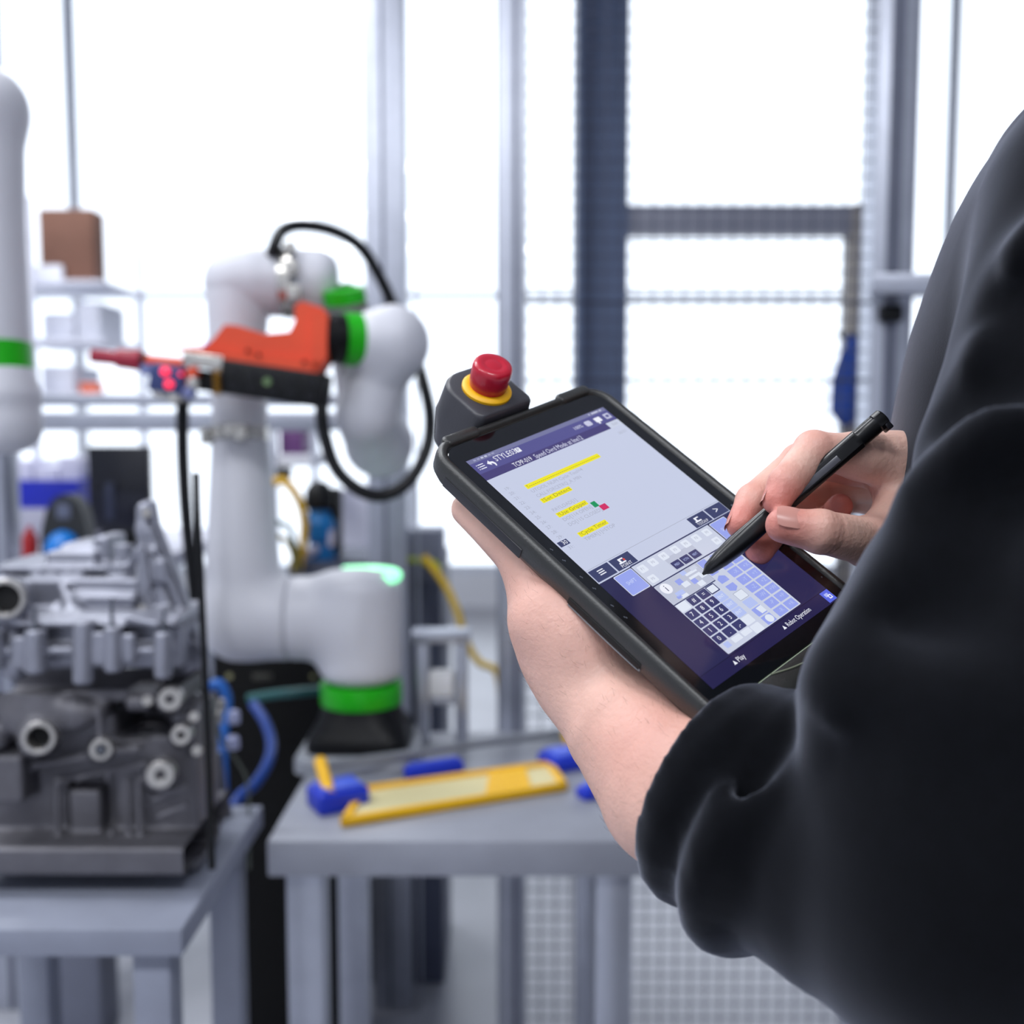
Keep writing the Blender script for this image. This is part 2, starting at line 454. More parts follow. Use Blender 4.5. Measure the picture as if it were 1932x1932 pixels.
# lips raised at the top beside the stop pod
for (ua, ub) in ((-1, 24), (86, 112)):
    bm = NB(); loft(bm, [ringh(ua, -20.6, ub, -13.2, 3.4, -6), ringh(ua, -20.6, ub, -13.2, 3.4, 0.8), ringh(ua, -20.6, ub, -13.2, 3.4, 1.7, 0.8), ringh(ua, -20.6, ub, -13.2, 3.4, 2.05, 2.4)])
    obj('corner_lip', bm, M_rubber, tab, angle=60)
# side slot and ports on the left flank
bm = NB(); add_box(bm, L(-12.9, 118, -8.2), (0.0006, 0.024, 0.0018), Matrix((UU, VV, NN)).transposed(), 0.0004); obj('side_slot', bm, mat('slot_black', '#050505', 0.6), tab)
bm = NB(); add_tube(bm, [L(-13.2, 95, -10.6), L(-13.3, 118, -10.8), L(-13.2, 140.5, -10.4), L(-13.2, 142, -9)], 0.0004, 6, 4); obj('slot_edge', bm, mat('slot_edge', '#8c8c90', 0.3, metal=0.5), tab)
bm = NB(); add_box(bm, L(-12.9, 30, -8), (0.0006, 0.03, 0.003), Matrix((UU, VV, NN)).transposed(), 0.0005); obj('side_cover', bm, mat('cover_rubber', '#26262c', 0.35), tab)
# emergency stop pod
PU0, PU1, PV0, PV1 = 26.0, 68.0, -59.0, -19.2
def pod_ring(h, s0, s1=0.0):
    return [L(u, v, h) for u, v in rrect(PU0 + s0, PV0 + s0, PU1 - s0, PV1 - s1, [16 - s0 * .5, 13, 5, 5], 8)]
bm = NB(); loft(bm, [pod_ring(-38, 3), pod_ring(-34, 1), pod_ring(-14, -1.5), pod_ring(3.5, 0), pod_ring(5, 0.8, .4), pod_ring(5.7, 2.2, 1.2)])
pod = obj('stop_button_housing', bm, M_pod, tab, angle=45)
pc = (46.5, -37.5)
bm = NB(); add_lathe(bm, L(pc[0], pc[1], 5.0), NN, [(0, 0), (0.0136, 0), (0.0142, 0.0008), (0.0142, 0.0022), (0.0130, 0.0032), (0.0106, 0.0036), (0, 0.0036)], 40)
obj('yellow_collar', bm, M_yel, tab, angle=35)
bm = NB(); add_lathe(bm, L(pc[0], pc[1], 7.0), NN, [(0, 0), (0.0100, 0), (0.0104, 0.003), (0.0109, 0.0042), (0.0113, 0.0130), (0.0110, 0.0152), (0.0101, 0.0164), (0.0064, 0.0168), (0.0054, 0.0162), (0.0042, 0.0164), (0, 0.0174)], 48)
obj('stop_button', bm, M_red, tab, angle=50)
# capacitive key marks on the bezel
mark = mat('bezel_print', '#50545e', 0.4)
bm = NB()
for vc in (74, 95, 116):
    for du, dv in ((-3.6, -4.2), (-2.6, -3.4), (-3.2, 4.4), (-1.4, 5.2)): add_box(bm, L(-3.3 + du * .35, vc + dv, 0.27), (0.00028, 0.0005, 0.00001), Matrix((UU, VV, NN)).transposed())
add_cyl(bm, L(112.5, 96.5, 0.2), L(112.5, 96.5, 0.29), 0.0009, None, 12); add_cyl(bm, L(113, 158, 0.2), L(113, 158, 0.29), 0.0005, None, 10)
tag(obj('bezel_marks', bm, mark, tab, smooth=False), kind='stuff')

# ---- the display: flat print that gives off light
def emi(name, col, s=1.0):
    return mat('screen_' + name, '#050507', 0.09, var=0.0, spec=0.45, emit=col, estr=s)
S_navy = emi('navy', '#2c2b55', 0.9); S_head = emi('header', '#55538f'); S_head2 = emi('header_low', '#463f76'); S_stat = emi('status', '#75779f')
S_white = emi('page', '#c9d0e8', 0.96); S_pan = emi('panel', '#cdd4e8', 0.96); S_pan2 = emi('panel_grey', '#c0c6da', 0.96)
S_dark = emi('dark_key', '#3b3f6e'); S_blue = emi('blue_key', '#97a4ec'); S_pale = emi('pale_key', '#b4c2f2'); S_key = emi('white_key', '#dfe6f4')
S_line = emi('line', '#3a4068'); S_text = emi('text_white', '#eef0fb'); S_grey = emi('text_grey', '#a9aec2'); S_yel = emi('yellow', '#efe51c'); S_ink = emi('ink', '#97902a')
S_green = emi('green', '#16935a'); S_mag = emi('magenta', '#cf2a63'); S_navk = emi('nav_blue', '#5a6ae0'); S_bar = emi('bottom_bar', '#282550', 0.9)
def tile(name, u0, v0, u1, v1, m, h, parent, r=0.0, out=None):
    bm = NB()
    pts = rrect(u0, v0, u1, v1, [r] * 4, 3) if r > 0 else [(u0, v0), (u1, v0), (u1, v1), (u0, v1)]
    if out: pts = out
    f = bm.faces.new([bm.verts.new(L(u, v, h)) for u, v in pts])
    f.normal_update()
    if f.normal.dot(NN) < 0: f.normal_flip()
    me = bpy.data.meshes.new(name); bm.to_mesh(me); bm.free()
    return link_mesh(name, me, m, parent)
def text(name, s, u, v, size, m, h, parent, width=None, align='LEFT'):
    cu = bpy.data.curves.new('lettering', 'FONT'); cu.body = s; cu.size = size * 0.001 * 1.38; cu.align_x = align; cu.align_y = 'CENTER'; cu.resolution_u = 2
    t = bpy.data.objects.new('lettering', cu); COL.objects.link(t)
    bpy.context.view_layer.update()
    me = bpy.data.meshes.new_from_object(t.evaluated_get(bpy.context.evaluated_depsgraph_get()))
    COL.objects.unlink(t); bpy.data.objects.remove(t); bpy.data.curves.remove(cu)
    n = len(me.vertices); co = np.empty(n * 3, np.float32); me.vertices.foreach_get('co', co); co = co.reshape(-1, 3)
    if width and n:
        w = co[:, 0].max() - co[:, 0].min(); co[:, 0] *= width * 0.001 / max(w, 1e-6)
    R = np.array(RT); o = np.array(L(u, v, h))
    co = co @ R.T + o
    me.vertices.foreach_set('co', np.ascontiguousarray(co, np.float32).ravel()); me.update()
    return link_mesh(name, me, m, parent)
DW, DH = 107.7, 172.3
scr = tile('display', 0, 0, DW, DH, S_navy, 0.30, tab)
tile('status_bar', 0, 0, DW, 3.0, S_stat, 0.32, scr)
tile('title_bar', 0, 3.0, DW, 11.3, S_head, 0.32, scr)
tile('title_bar', 0, 11.3, DW, 16.6, S_head2, 0.32, scr)
tile('program_page', 0, 16.6, DW, 99.2, S_white, 0.32, scr)
tile('corner_tab', 97.4, 11.9, DW, 16.7, S_pan, 0.335, scr)
for k, dv in enumerate((-1.6, 0, 1.6)):
    tile('menu_icon', 3.4 + .2, 6.9 + dv - .28, 7.4, 6.9 + dv + .28, S_text, 0.34, scr); tile('menu_icon', 2.5, 6.9 + dv - .28, 3.1, 6.9 + dv + .28, S_text, 0.34, scr)
tile('back_icon', 0, 0, 0, 0, S_text, 0.34, scr, out=[(9.3, 6.6), (11.4, 4.6), (11.4, 5.8), (13.4, 6.4), (14.2, 8.2), (13.6, 10), (12.9, 10), (13.0, 8.6), (12.4, 7.6), (11.4, 7.4), (11.4, 8.6)])
for k in range(6): tile('status_icon', 4 + k * 2.6, 0.9, 5.8 + k * 2.6, 2.1, emi('status_icon', '#c2c5dc') if k in (2, 3) else emi('status_dim', '#9a9cc0'), 0.34, scr, 0.3)
for u0, u1 in ((93.5, 94.6), (96, 101.5), (102.4, 104.4)): tile('status_icon', u0, 0.9, u1, 2.1, emi('status_icon', '#c2c5dc'), 0.34, scr, 0.3)
text('lettering', 'STYLE03', 15.2, 5.8, 4.1, S_text, 0.34, scr, 15.6); tile('program_badge', 31.2, 4.0, 34.4, 7.5, S_text, 0.34, scr, 0.3); text('lettering', 'P', 32.8, 5.8, 2.6, S_head, 0.355, scr, None, 'CENTER')
text('lettering', 'TCPP-019', 21.4, 14.4, 3.4, S_text, 0.34, scr, 13.4)
text('lettering', 'Speed Ovrd Mode at line12', 37.2, 14.4, 3.4, emi('text_soft', '#dcdff4'), 0.34, scr, 37.5)
text('lettering', '100%', 75.6, 7.0, 2.6, emi('text_soft', '#dcdff4'), 0.34, scr, 6.6)
tile('toolbar_icon', 85.2, 5.0, 90.2, 9.2, emi('icon_soft', '#c6c8e2'), 0.34, scr, 1.2); tile('toolbar_icon', 93.4, 5.2, 98.4, 9.0, S_text, 0.34, scr, 0.4); tile('toolbar_icon', 94.2, 8.8, 95.6, 10.4, S_text, 0.34, scr)
tile('toolbar_icon', 101.6, 5.0, 106.2, 9.4, emi('icon_soft', '#c6c8e2'), 0.34, scr); tile('toolbar_icon', 102.7, 6.2, 105.1, 8.2, S_head, 0.35, scr)
text('lettering', 'Edit', 103, 14.4, 2.2, S_grey, 0.35, scr, None, 'CENTER'); text('lettering', '30/31', 98, 22, 2.2, S_grey, 0.34, scr)
rows = [(19, ''), (20, 'Y57!' + '-' * 38), (21, 'UTOOL NUM Cycle Tool=4'), (22, 'CALL FORCETRQ_A_MIN'), (23, 'Y22!Set Detect'), (24, ''), (25, 'PAYLOAD[1]'), (26, 'Y22!Use Gripper'), (27, 'DO[114 OPEN]'), (28, 'DO[115 CLOSED]'), (29, ''), (30, 'Y21!Cycle Timer'), (31, 'TIMER[1]=STOP')]
for k, (num, s) in enumerate(rows):
    v = 26.3 + 3.98 * (k - 0)
    if k == 11:
        tile('line_marker', 1.0, v - 1.75, 7.6, v + 1.75, S_line, 0.335, scr); text('lettering', str(num), 6.9, v, 2.6, S_text, 0.35, scr, None, 'RIGHT')
    else:
        text('lettering', str(num) + ':', 7.6, v, 2.2, S_grey, 0.34, scr, None, 'RIGHT')
    if s.startswith('Y'):
        w = float(s[1:3]); tile('highlight', 15.6, v - 1.65, 15.6 + w, v + 1.65, S_yel, 0.335, scr, 0.3); text('lettering', s[3:], 16.3, v, 2.5, S_ink, 0.35, scr, w - 1.4)
    elif s:
        text('lettering', s, 16.0, v, 2.3, S_grey, 0.34, scr, len(s) * 1.75)
tile('status_mark', 38.6, 55.6, 42.0, 59.6, S_green, 0.345, scr); tile('status_mark', 41.2, 59.6, 46.0, 63.4, S_mag, 0.345, scr)
tile('divider', 0, 89.7, DW, 90.0, S_grey, 0.335, scr)
for u0, u1 in ((0.6, 14.6), (15.6, 30.2), (78.4, 92.6), (93.6, 107.4)): tile('toolbar_button', u0, 90.7, u1, 98.4, S_line, 0.335, scr)
for dv in (-1.3, 0, 1.3):
    tile('menu_icon', 5.2, 94 + dv - .3, 9.4, 94 + dv + .3, S_text, 0.35, scr)
for a in (0, 60):
    tile('robot_icon', 20.6 + a * 1.03, 92.2, 22.0 + a * 1.03, 94.6, S_text, 0.35, scr); tile('robot_icon', 20.6 + a * 1.03, 92.2, 24.2 + a * 1.03, 93.0, S_text, 0.35, scr); tile('robot_icon', 19.6 + a * 1.03, 94.6, 24.6 + a * 1.03, 95.5, S_text, 0.35, scr)
tile('robot_icon', 23.6, 93.2, 24.8, 94.4, emi('icon_red', '#e04a40'), 0.355, scr); text('lettering', 'POINT', 23, 97, 2.0, S_text, 0.35, scr, 7.5, 'CENTER'); text('lettering', 'TOUCHUP', 85.5, 97, 1.9, S_text, 0.35, scr, 8.6, 'CENTER')
text('lettering', '>', 100.5, 94.4, 4.6, S_text, 0.35, scr, None, 'CENTER')
tile('navy_field', 0, 99.3, DW, 164.2, S_navy, 0.335, scr)
tile('divider', 23.2, 98.8, DW, 99.5, S_line, 0.34, scr)
for u0, u1 in ((9.4, 22.8), (86.8, 100.2)):
    tile('shift_key', u0, 99.8, u1, 113.6, S_key, 0.345, scr, 0.8); k = tile('shift_key', u0 + .35, 100.15, u1 - .35, 113.25, S_blue, 0.355, scr, 0.7); text('lettering', 'SHIFT', (u0 + u1) / 2, 106.5, 2.3, emi('shift_text', '#c8d4f8'), 0.365, scr, 6.5, 'CENTER')
tile('key_panel', 23.3, 99.6, 86.0, 114.3, S_pan, 0.345, scr); tile('key_panel', 23.3, 115.0, 85.4, 163.3, S_pan, 0.345, scr, 0.6)
tile('jog_panel', 23.6, 115.2, 56.5, 128.2, S_pan2, 0.352, scr)
tile('divider', 23.3, 114.3, 86.0, 115.0, S_line, 0.36, scr); tile('divider', 23.3, 128.3, 56.8, 128.9, S_line, 0.36, scr); tile('divider', 56.4, 115, 56.8, 128.9, S_grey, 0.36, scr)
tile('key_tray', 43.2, 104.6, 65.6, 113.6, S_pan2, 0.352, scr)
for u, v in ((28, 103.4), (36.5, 103), (45, 103), (54.4, 103), (63.3, 103), (72, 103.1), (81, 103.2), (81, 110.2), (27.7, 110.8)):
    tile('key', u - 2.6, v - 2.3, u + 2.6, v + 2.3, S_key, 0.362, scr, 0.7); text('lettering', 'F' + str(int(u) % 9), u, v, 1.7, S_grey, 0.372, scr, None, 'CENTER')
for u, s in ((47.2, 'PREV'), (54.4, 'FCTN'), (61.8, 'NEXT')):
    tile('key', u - 3.2, 110.6 - 2.4, u + 3.2, 110.6 + 2.4, S_dark, 0.362, scr, 0.5); text('lettering', s, u, 110.6, 1.6, S_pale, 0.372, scr, 3.6, 'CENTER')
tile('info_button', 0, 0, 0, 0, emi('text_white', '#eef0fb'), 0.365, scr, out=[(28.6 + 3.5 * math.cos(a * .314), 118.9 + 3.3 * math.sin(a * .314)) for a in range(20)]); text('lettering', 'i', 28.6, 118.9, 4.4, S_line, 0.375, scr, None, 'CENTER')
for u, v, w, h, m in ((38.4, 119.4, 4.2, 3.4, S_blue), (40.4, 122.2, 4.8, 3.0, S_key), (45, 116.4, 3.6, 2.6, S_pale), (49.2, 118.2, 8.6, 1.5, S_key), (49.2, 120.8, 8.6, 1.5, S_key), (46.2, 123.2, 3.8, 3.0, S_blue), (48.4, 126, 4.6, 3.0, S_key), (53.6, 122.6, 4.4, 2.6, S_key), (32.8, 124.6, 6.0, 2.6, S_pale), (33.6, 127, 5.0, 1.8, S_key), (30.4, 126.2, 3.2, 1.8, S_blue), (52.8, 116.8, 4.6, 2.2, S_pan)):
    tile('jog_mark', u - w / 2, v - h / 2, u + w / 2, v + h / 2, m, 0.365, scr, 0.3)
for u, v in ((60.4, 117.6), (60.4, 123.6)): tile('key', u - 3.0, v - 2.2, u + 3.0, v + 2.2, S_blue, 0.362, scr, 0.3)
digits = [['', '#', '='], ['7', '8', '9'], ['4', '5', '6'], ['1', '2', '3'], ['0', '.', ',-']]
for r, row in enumerate(digits):
    for c, s in enumerate(row):
        u, v = 27.3 + 8.0 * c, 131.5 + 5.74 * r
        tile('key', u - 3.45, v - 2.5, u + 3.45, v + 2.5, S_dark if s else S_key, 0.362, scr, 0.5)
        if s: text('lettering', s, u, v, 2.7, S_text, 0.372, scr, None, 'CENTER')
for r in range(6):
    v = 131.6 + 5.8 * r
    if r == 0: tile('key', 47.1, v - 2.6, 53.9, v + 2.6, S_dark, 0.362, scr, 0.5); tile('key', 47.7, v - 2.0, 53.3, v + 2.0, S_key, 0.37, scr, 0.3)
    elif r < 4: tile('key', 47.0, v - 2.7, 53.8, v + 2.7, S_pale, 0.362, scr, 0.6); text('lettering', 'ENT', 50.4, v, 1.8, S_key, 0.37, scr, None, 'CENTER')
    else: tile('key', 47.0, v - 2.5, 53.8, v + 2.5, S_key, 0.362, scr, 0.6)
for u, s in ((27.8, 1), (35.4, 0), (43.2, 0)): tile('key', u - (1.9 if s else 3.3), 157.9 - .2, u + (1.9 if s else 3.3), 160.8, S_pale if s else S_key, 0.362, scr, 0.4)
for k in range(6):
    v = 130.2 + 6.0 * k
    for u in (71.4, 80.3):
        tile('key', u - 3.9, v - 2.5, u + 3.9, v + 2.5, S_blue, 0.362, scr, 0.4)
        text('lettering', ('-' if u < 75 else '+') + 'XYZWPR'[k], u + .6, v, 2.4, S_pale, 0.372, scr, None, 'CENTER')
    if k == 0 or k == 1:
        s = -1 if k == 0 else 1
        tile('key', 0, 0, 0, 0, S_blue, 0.362, scr, out=[(57.8, v + s * 1.0 - s * 3.0), (64.2, v - s * 2.0), (64.2, v + s * 1.2), (61, v + s * 2.9), (57.8, v + s * 1.2)])
    elif k == 2: tile('key', 57.2, v - 2.7, 64.6, v + 2.7, S_grey, 0.362, scr, 0.4); tile('key', 57.5, v - 2.4, 64.3, v + 2.4, S_key, 0.37, scr, 0.3)
    else: tile('key', 57.2, v - 2.6, 64.6, v + 2.6, S_pale if k == 3 else S_blue, 0.362, scr, 0.4)
for v in (118.2, 124.2):
    for u in (71.4, 80.3): tile('key', u - 3.9, v - 2.5, u + 3.9, v + 2.5, S_blue, 0.362, scr, 0.4)
tile('key_disc', 0, 0, 0, 0, S_key, 0.37, scr, out=[(61.6 + 2.6 * math.cos(a * .393), 160.2 + 2.4 * math.sin(a * .393)) for a in range(16)])
tile('key_disc', 0, 0, 0, 0, S_key, 0.37, scr, out=[(60.2, 152.2), (64.6, 152), (64.6, 156.2), (60.8, 156.2)])
tile('bottom_bar', 0, 164.5, DW, DH, S_bar, 0.34, scr); tile('divider', 0, 164.2, DW, 164.5, emi('bar_line', '#141230'), 0.345, scr)
tile('arrow_mark', 0, 0, 0, 0, S_text, 0.35, scr, out=[(20.9, 169.2), (22.1, 166.9), (23.3, 169.2)]); text('lettering', 'Play', 24.2, 168, 2.9, S_text, 0.35, scr, 5.4)
tile('arrow_mark', 0, 0, 0, 0, S_text, 0.35, scr, out=[(62.2, 169.2), (63.4, 166.9), (64.6, 169.2)]); text('lettering', 'Robot Operation', 65.8, 168, 2.9, S_text, 0.35, scr, 20.6)
tile('corner_button', 100.6, 164.6, 107.6, 171.6, S_navk, 0.35, scr); tile('corner_button', 102.2, 166.2, 105.2, 168.4, emi('nav_pale', '#aeb8f4'), 0.36, scr); tile('corner_button', 103.6, 167.6, 106.2, 170, S_text, 0.365, scr); tile('corner_button', 104.2, 168.2, 105.6, 169.4, S_navk, 0.37, scr)

# ---- stylus
M_pen = mat('stylus_plastic', '#0d0d10', 0.3, var=0.05)
tipw, endw = L(53.6, 122.4, 0.45), P(1664, 790, 0.525)
ax = (endw - tipw); PLEN = ax.length; axn = ax.normalized()
pen = thing('stylus', 'slim black stylus whose tip touches the tablet screen', 'stylus', tipw)
# body cross-section is a flattened octagon with one flat facet
Rp = frame(axn, (CAM_POS - tipw))
bm = NB(); rings = []
for t, r in ((0.0, 0.0006), (0.0015, 0.0012), (0.004, 0.0030), (0.012, 0.0045), (0.022, 0.0054), (0.040, 0.0058), (PLEN * .84, 0.0058), (PLEN * .86, 0.0058), (PLEN * .865, 0.0050), (PLEN * .96, 0.0050), (PLEN * .965, 0.0056), (PLEN, 0.0056), (PLEN + .001, 0.0046)):
    ring = []
    for i in range(24):
        a = 2 * math.pi * i / 24; x, y = math.cos(a) * r, math.sin(a) * r
        lim = 0.0048
        if t > 0.035: x = min(x, lim); y = max(min(y, 0.0049), -0.0049)
        ring.append(tipw + Rp @ Vector((x, y, 0)) + axn * t)
    rings.append(ring)
loft(bm, rings); obj('barrel', bm, M_pen, pen, angle=28)
bm = NB(); add_box(bm, tipw + axn * (PLEN * .6) + Rp @ Vector((0.00492, 0.0006, 0)), (0.00015, 0.0016, 0.017), Rp, 0.0001); obj('side_button', bm, mat('stylus_button', '#55565e', 0.25), pen)
bm = NB(); add_box(bm, tipw + axn * (PLEN - .001) + Rp @ Vector((0.0, 0.0035, 0)), (0.0046, 0.0032, 0.0016), Rp, 0.0008); obj('end_cap', bm, mat('stylus_cap', '#1b1b20', 0.25), pen)
# ------------------------------------------------------------------ the person: body, sweatshirt, trousers, shoes, hair
def A(v): return np.array(v, float)
def skin_mat():
    m = mat('skin', '#e2b8a8', 0.45, var=0.10, scale=38, bump=0.22, bscale=420, sss=0.12, spec=0.4)
    nt = m.node_tree; N = nt.nodes; Lk = nt.links
    b = N['Principled BSDF']; src = b.inputs['Base Color'].links[0].from_socket
    at = N.new('ShaderNodeAttribute'); at.attribute_name = 'flush'
    mx = N.new('ShaderNodeMix'); mx.data_type = 'RGBA'; mx.inputs['B'].default_value = lin('#bb4840') + (1,)
    Lk.new(at.outputs['Fac'], mx.inputs['Factor']); Lk.new(src, mx.inputs['A']); Lk.new(mx.outputs['Result'], b.inputs['Base Color'])
    return m
M_skin = skin_mat()
M_nail = mat('nail', '#c98f84', 0.3, var=0.04)
M_sweat = mat('sweatshirt_cotton', '#08090d', 0.95, var=0.15, scale=160, bump=0.10, bscale=1500, spec=0.08, sheen=0.42)
M_trouser = mat('trouser_cloth', '#20232c', 0.95, var=0.1, scale=120, bump=0.3, bscale=700, spec=0.2)
M_hair = mat('hair_brown', '#2c211a', 0.6, var=0.25, scale=200, bump=0.6, bscale=300, stretch=(1, 1, 0.2))
M_shoe = mat('shoe_leather', '#18181a', 0.5, var=0.1)

# frame of the person
FW = Vector((-0.83, 0.55, 0)).normalized()           # facing
RTW = Vector((0.55, 0.83, 0)).normalized()           # towards the right hand
SH_L = P(2170, 385, 0.430)
SH_R = SH_L + RTW * 0.37
MID = (SH_L + SH_R) / 2
CHZ = SH_L.z
EL_L = P(1820, 1680, 0.392)
WR_L = P(1082, 1222, 0.530)
WR_R = P(1775, 985, 0.572)
EL_R = Vector((0.385, 0.80, WR_R.z - 0.11))
flush_pts = []

# --- left forearm and hand (supports the tablet from below, palm up)
lo = np.array([-0.14, 0.30, 1.06]); hi = np.array([0.30, 0.78, 1.45])
Fl = Field(lo, hi, 0.0016)
fa = [P(1080, 1222, .532), P(1116, 1290, .522), P(1180, 1372, .508), P(1285, 1486, .484), P(1500, 1600, .440), EL_L]
Fl.chain(fa, [0.0235, 0.0245, 0.0295, 0.0385, 0.040, 0.036], 0.012)
# ulna side and wrist bones
Fl.cap(P(1050, 1190, .532), P(1090, 1290, .522), 0.017, 0.018, 0.012)
Fl.ell(P(1060, 1240, .520), None, (0.011, 0.011, 0.012), 0.008)
pal = lambda u, v, h: L(u, v, h)
wr = A(fa[0])
# palm: flat slab under the tablet, local (u, v) with the fingers pointing to +u
mcps = [pal(45, 44, -29), pal(50, 64, -30), pal(48, 84, -31), pal(42, 101, -32)]
base = [pal(-4, 84, -34), pal(-2, 92, -34), pal(-2, 100, -34), pal(-2, 106, -35)]
for b0, m0 in zip(base, mcps): Fl.cap(b0, m0, 0.0145, 0.0125, 0.012)
Fl.cap(wr, pal(0, 92, -34), 0.024, 0.022, 0.014)
Fl.cap(pal(-8, 84, -33), pal(8, 62, -31), 0.017, 0.0155, 0.014)              # thenar
Fl.cap(pal(-7, 104, -36), pal(14, 108, -34), 0.016, 0.014, 0.014)            # heel
for m0, du, dv, ln, r in zip(mcps, (1.0, 1.0, 1.0, 1.0), (-.16, -.05, .04, .14), (66, 74, 70, 54), (.0092, .0095, .009, .0082)):
    u, v = (44 if m0 is mcps[0] else 50 if m0 is mcps[1] else 48 if m0 is mcps[2] else 42), (44, 64, 84, 101)[mcps.index(m0)]
    pts = [pal(u, v, -29), pal(u + ln * .45, v + dv * ln * .45, -26.5), pal(u + ln * .75, v + dv * ln * .75, -25.0), pal(u + ln, v + dv * ln, -24.6)]
    Fl.chain(pts, [.011, r, r * .94, r * .84], 0.004)
Fl.chain([pal(2, 66, -31), pal(4, 46, -28), pal(2, 26, -26), pal(0, 10, -25.5)], [.0150, .0125, .0108, .0090], 0.008)   # thumb along the underside
V1, Q1 = Fl.nets(2)

# --- right hand with the stylus
lo = np.array([0.09, 0.46, 1.24]); hi = np.array([0.44, 0.86, 1.46])
Fr = Field(lo, hi, 0.0012)
wrR = WR_R
hand = {}
hand['thumb'] = ([P(1720, 1030, .555), P(1640, 1023, .523), P(1548, 1003, .503), P(1478, 991, .503)], [.0150, .0122, .0104, .0086])
hand['index'] = ([P(1690, 868, .548), P(1535, 850, .533), P(1482, 912, .519), P(1466, 944, .515)], [.0120, .0098, .0083, .0074])
hand['middle'] = ([P(1690, 872, .575), P(1508, 872, .566), P(1420, 944, .545), P(1397, 990, .536)], [.0120, .0098, .0084, .0074])
hand['ring'] = ([P(1700, 900, .598), P(1545, 915, .596), P(1468, 990, .562), P(1432, 1040, .544)], [.0115, .0092, .0080, .0074])
hand['little'] = ([P(1710, 935, .612), P(1592, 940, .610), P(1560, 985, .580), P(1585, 955, .560)], [.0105, .0085, .0075, .0068])
# palm: metacarpals blended together
for key, rr in (('index', .0135), ('middle', .0140), ('ring', .0135), ('little', .0125)):
    Fr.cap(wrR + (Vector(hand[key][0][0]) - wrR) * 0.15, hand[key][0][0], .0150, rr, 0.014)
Fr.cap(P(1770, 985, .572), P(1700, 925, .560), .020, .013, 0.014)
Fr.cap(P(1760, 1010, .565), hand['thumb'][0][1], .0185, .0122, 0.016)         # thenar
Fr.cap(P(1715, 900, .552), P(1690, 985, .535), .009, .010, 0.016)             # web between thumb and index
for key in ('thumb', 'index', 'middle', 'ring', 'little'):
    pts, rad = hand[key]
    Fr.chain(pts, rad, 0.0045)
    Fr.cap(pts[0], Vector(pts[0]).lerp(Vector(pts[1]), .4), rad[0], rad[0] * .9, .010)
    Fr.ell(pts[1], None, (rad[1] * 1.07,) * 3, 0.002); Fr.ell(pts[2], None, (rad[2] * 1.05,) * 3, 0.002)
    flush_pts.append((A(pts[3]), 0.016)); flush_pts.append((A(pts[2]), 0.009)); flush_pts.append((A(pts[1]), 0.010))
# skin creases at the thumb joint
tj, tt = Vector(hand['thumb'][0][2]), (Vector(hand['thumb'][0][1]) - Vector(hand['thumb'][0][2])).normalized()
for s in (-0.0035, -0.0008, 0.0022, 0.005):
    c = tj + tt * s; Rr = frame(tt, CAM_POS - c)
    ring = [c + Rr @ Vector((math.cos(a) * .0112, math.sin(a) * .0112, 0)) for a in np.linspace(-1.1, 1.1, 7)]
    for a, b in zip(ring, ring[1:]): Fr.cap(a, b, 0.0006, 0.0006, 0.0012, 's')
# palm creases
for a, b, c in ((P(1690, 880, .540), P(1655, 905, .546), P(1640, 930, .556)), (P(1700, 915, .545), P(1668, 940, .548), P(1660, 965, .545))):
    Fr.cap(a, b, .001, .001, .002, 's'); Fr.cap(b, c, .001, .001, .002, 's')
Fr.chain([wrR, wrR + (EL_R - wrR) * 0.25, wrR + (EL_R - wrR) * 0.6, EL_R], [.0245, .026, .034, .042], 0.014)
V2, Q2 = Fr.nets(2)

# --- head, neck and trunk (coarse; the trunk is under the clothing)
HD = MID - FW * 0.01 + Vector((0, 0, 0.25))
tilt = (FW * 0.80 + Vector((0, 0, -0.45))).normalized()                         # looks down at the tablet
upv = (Vector((0, 0, 1)) - tilt * tilt.z).normalized(); sidev = tilt.cross(upv)
HR = np.array([[*sidev], [*tilt], [*upv]]).T
hp = lambda s, f, u: HD + sidev * s + tilt * f + upv * u
lo = A(MID) - np.array([.34, .34, .75]); hi = A(MID) + np.array([.34, .34, .48])
Fb = Field(lo, hi, 0.0045)
Fb.ell(hp(0, -.012, .030), HR, (.076, .098, .090), 0.02)
Fb.ell(hp(0, .030, -.035), HR, (.060, .068, .085), 0.03)
Fb.cap(hp(0, .060, -.100), hp(0, .050, -.085), .022, .030, 0.03)                 # chin
Fb.chain([hp(0, .092, .012), hp(0, .104, -.012), hp(0, .112, -.030)], [.008, .010, .0125], 0.014)   # nose
Fb.cap(hp(-.020, .090, -.062), hp(.020, .090, -.062), .008, .008, 0.010)         # lips
Fb.cap(hp(-.045, .080, .022), hp(.045, .080, .022), .012, .012, 0.016)           # brow
for s in (-1, 1):
    Fb.ell(hp(s * .032, .088, .002), HR, (.013, .008, .008), 0.006, 's'); Fb.ell(hp(s * .032, .076, .0055), HR, (.0125, .0112, .0075), 0.002); Fb.ell(hp(s * .032, .075, -.0055), HR, (.0122, .0108, .0060), 0.002)
    Fb.ell(hp(s * .078, -.010, -.010), HR, (.009, .020, .032), 0.006)
Fb.cap(hp(0, -.02, -.06), MID + Vector((0, 0, 0.03)), .056, .062, 0.03)
Fb.cap(MID + RTW * .11 + Vector((0, 0, -.03)), MID - RTW * .11 + Vector((0, 0, -.03)), .06, .06, 0.05)
Fb.cap(MID + Vector((0, 0, -.08)), MID + Vector((0, 0, -.62)), .10, .11, 0.05)
V3, Q3 = Fb.nets(1)

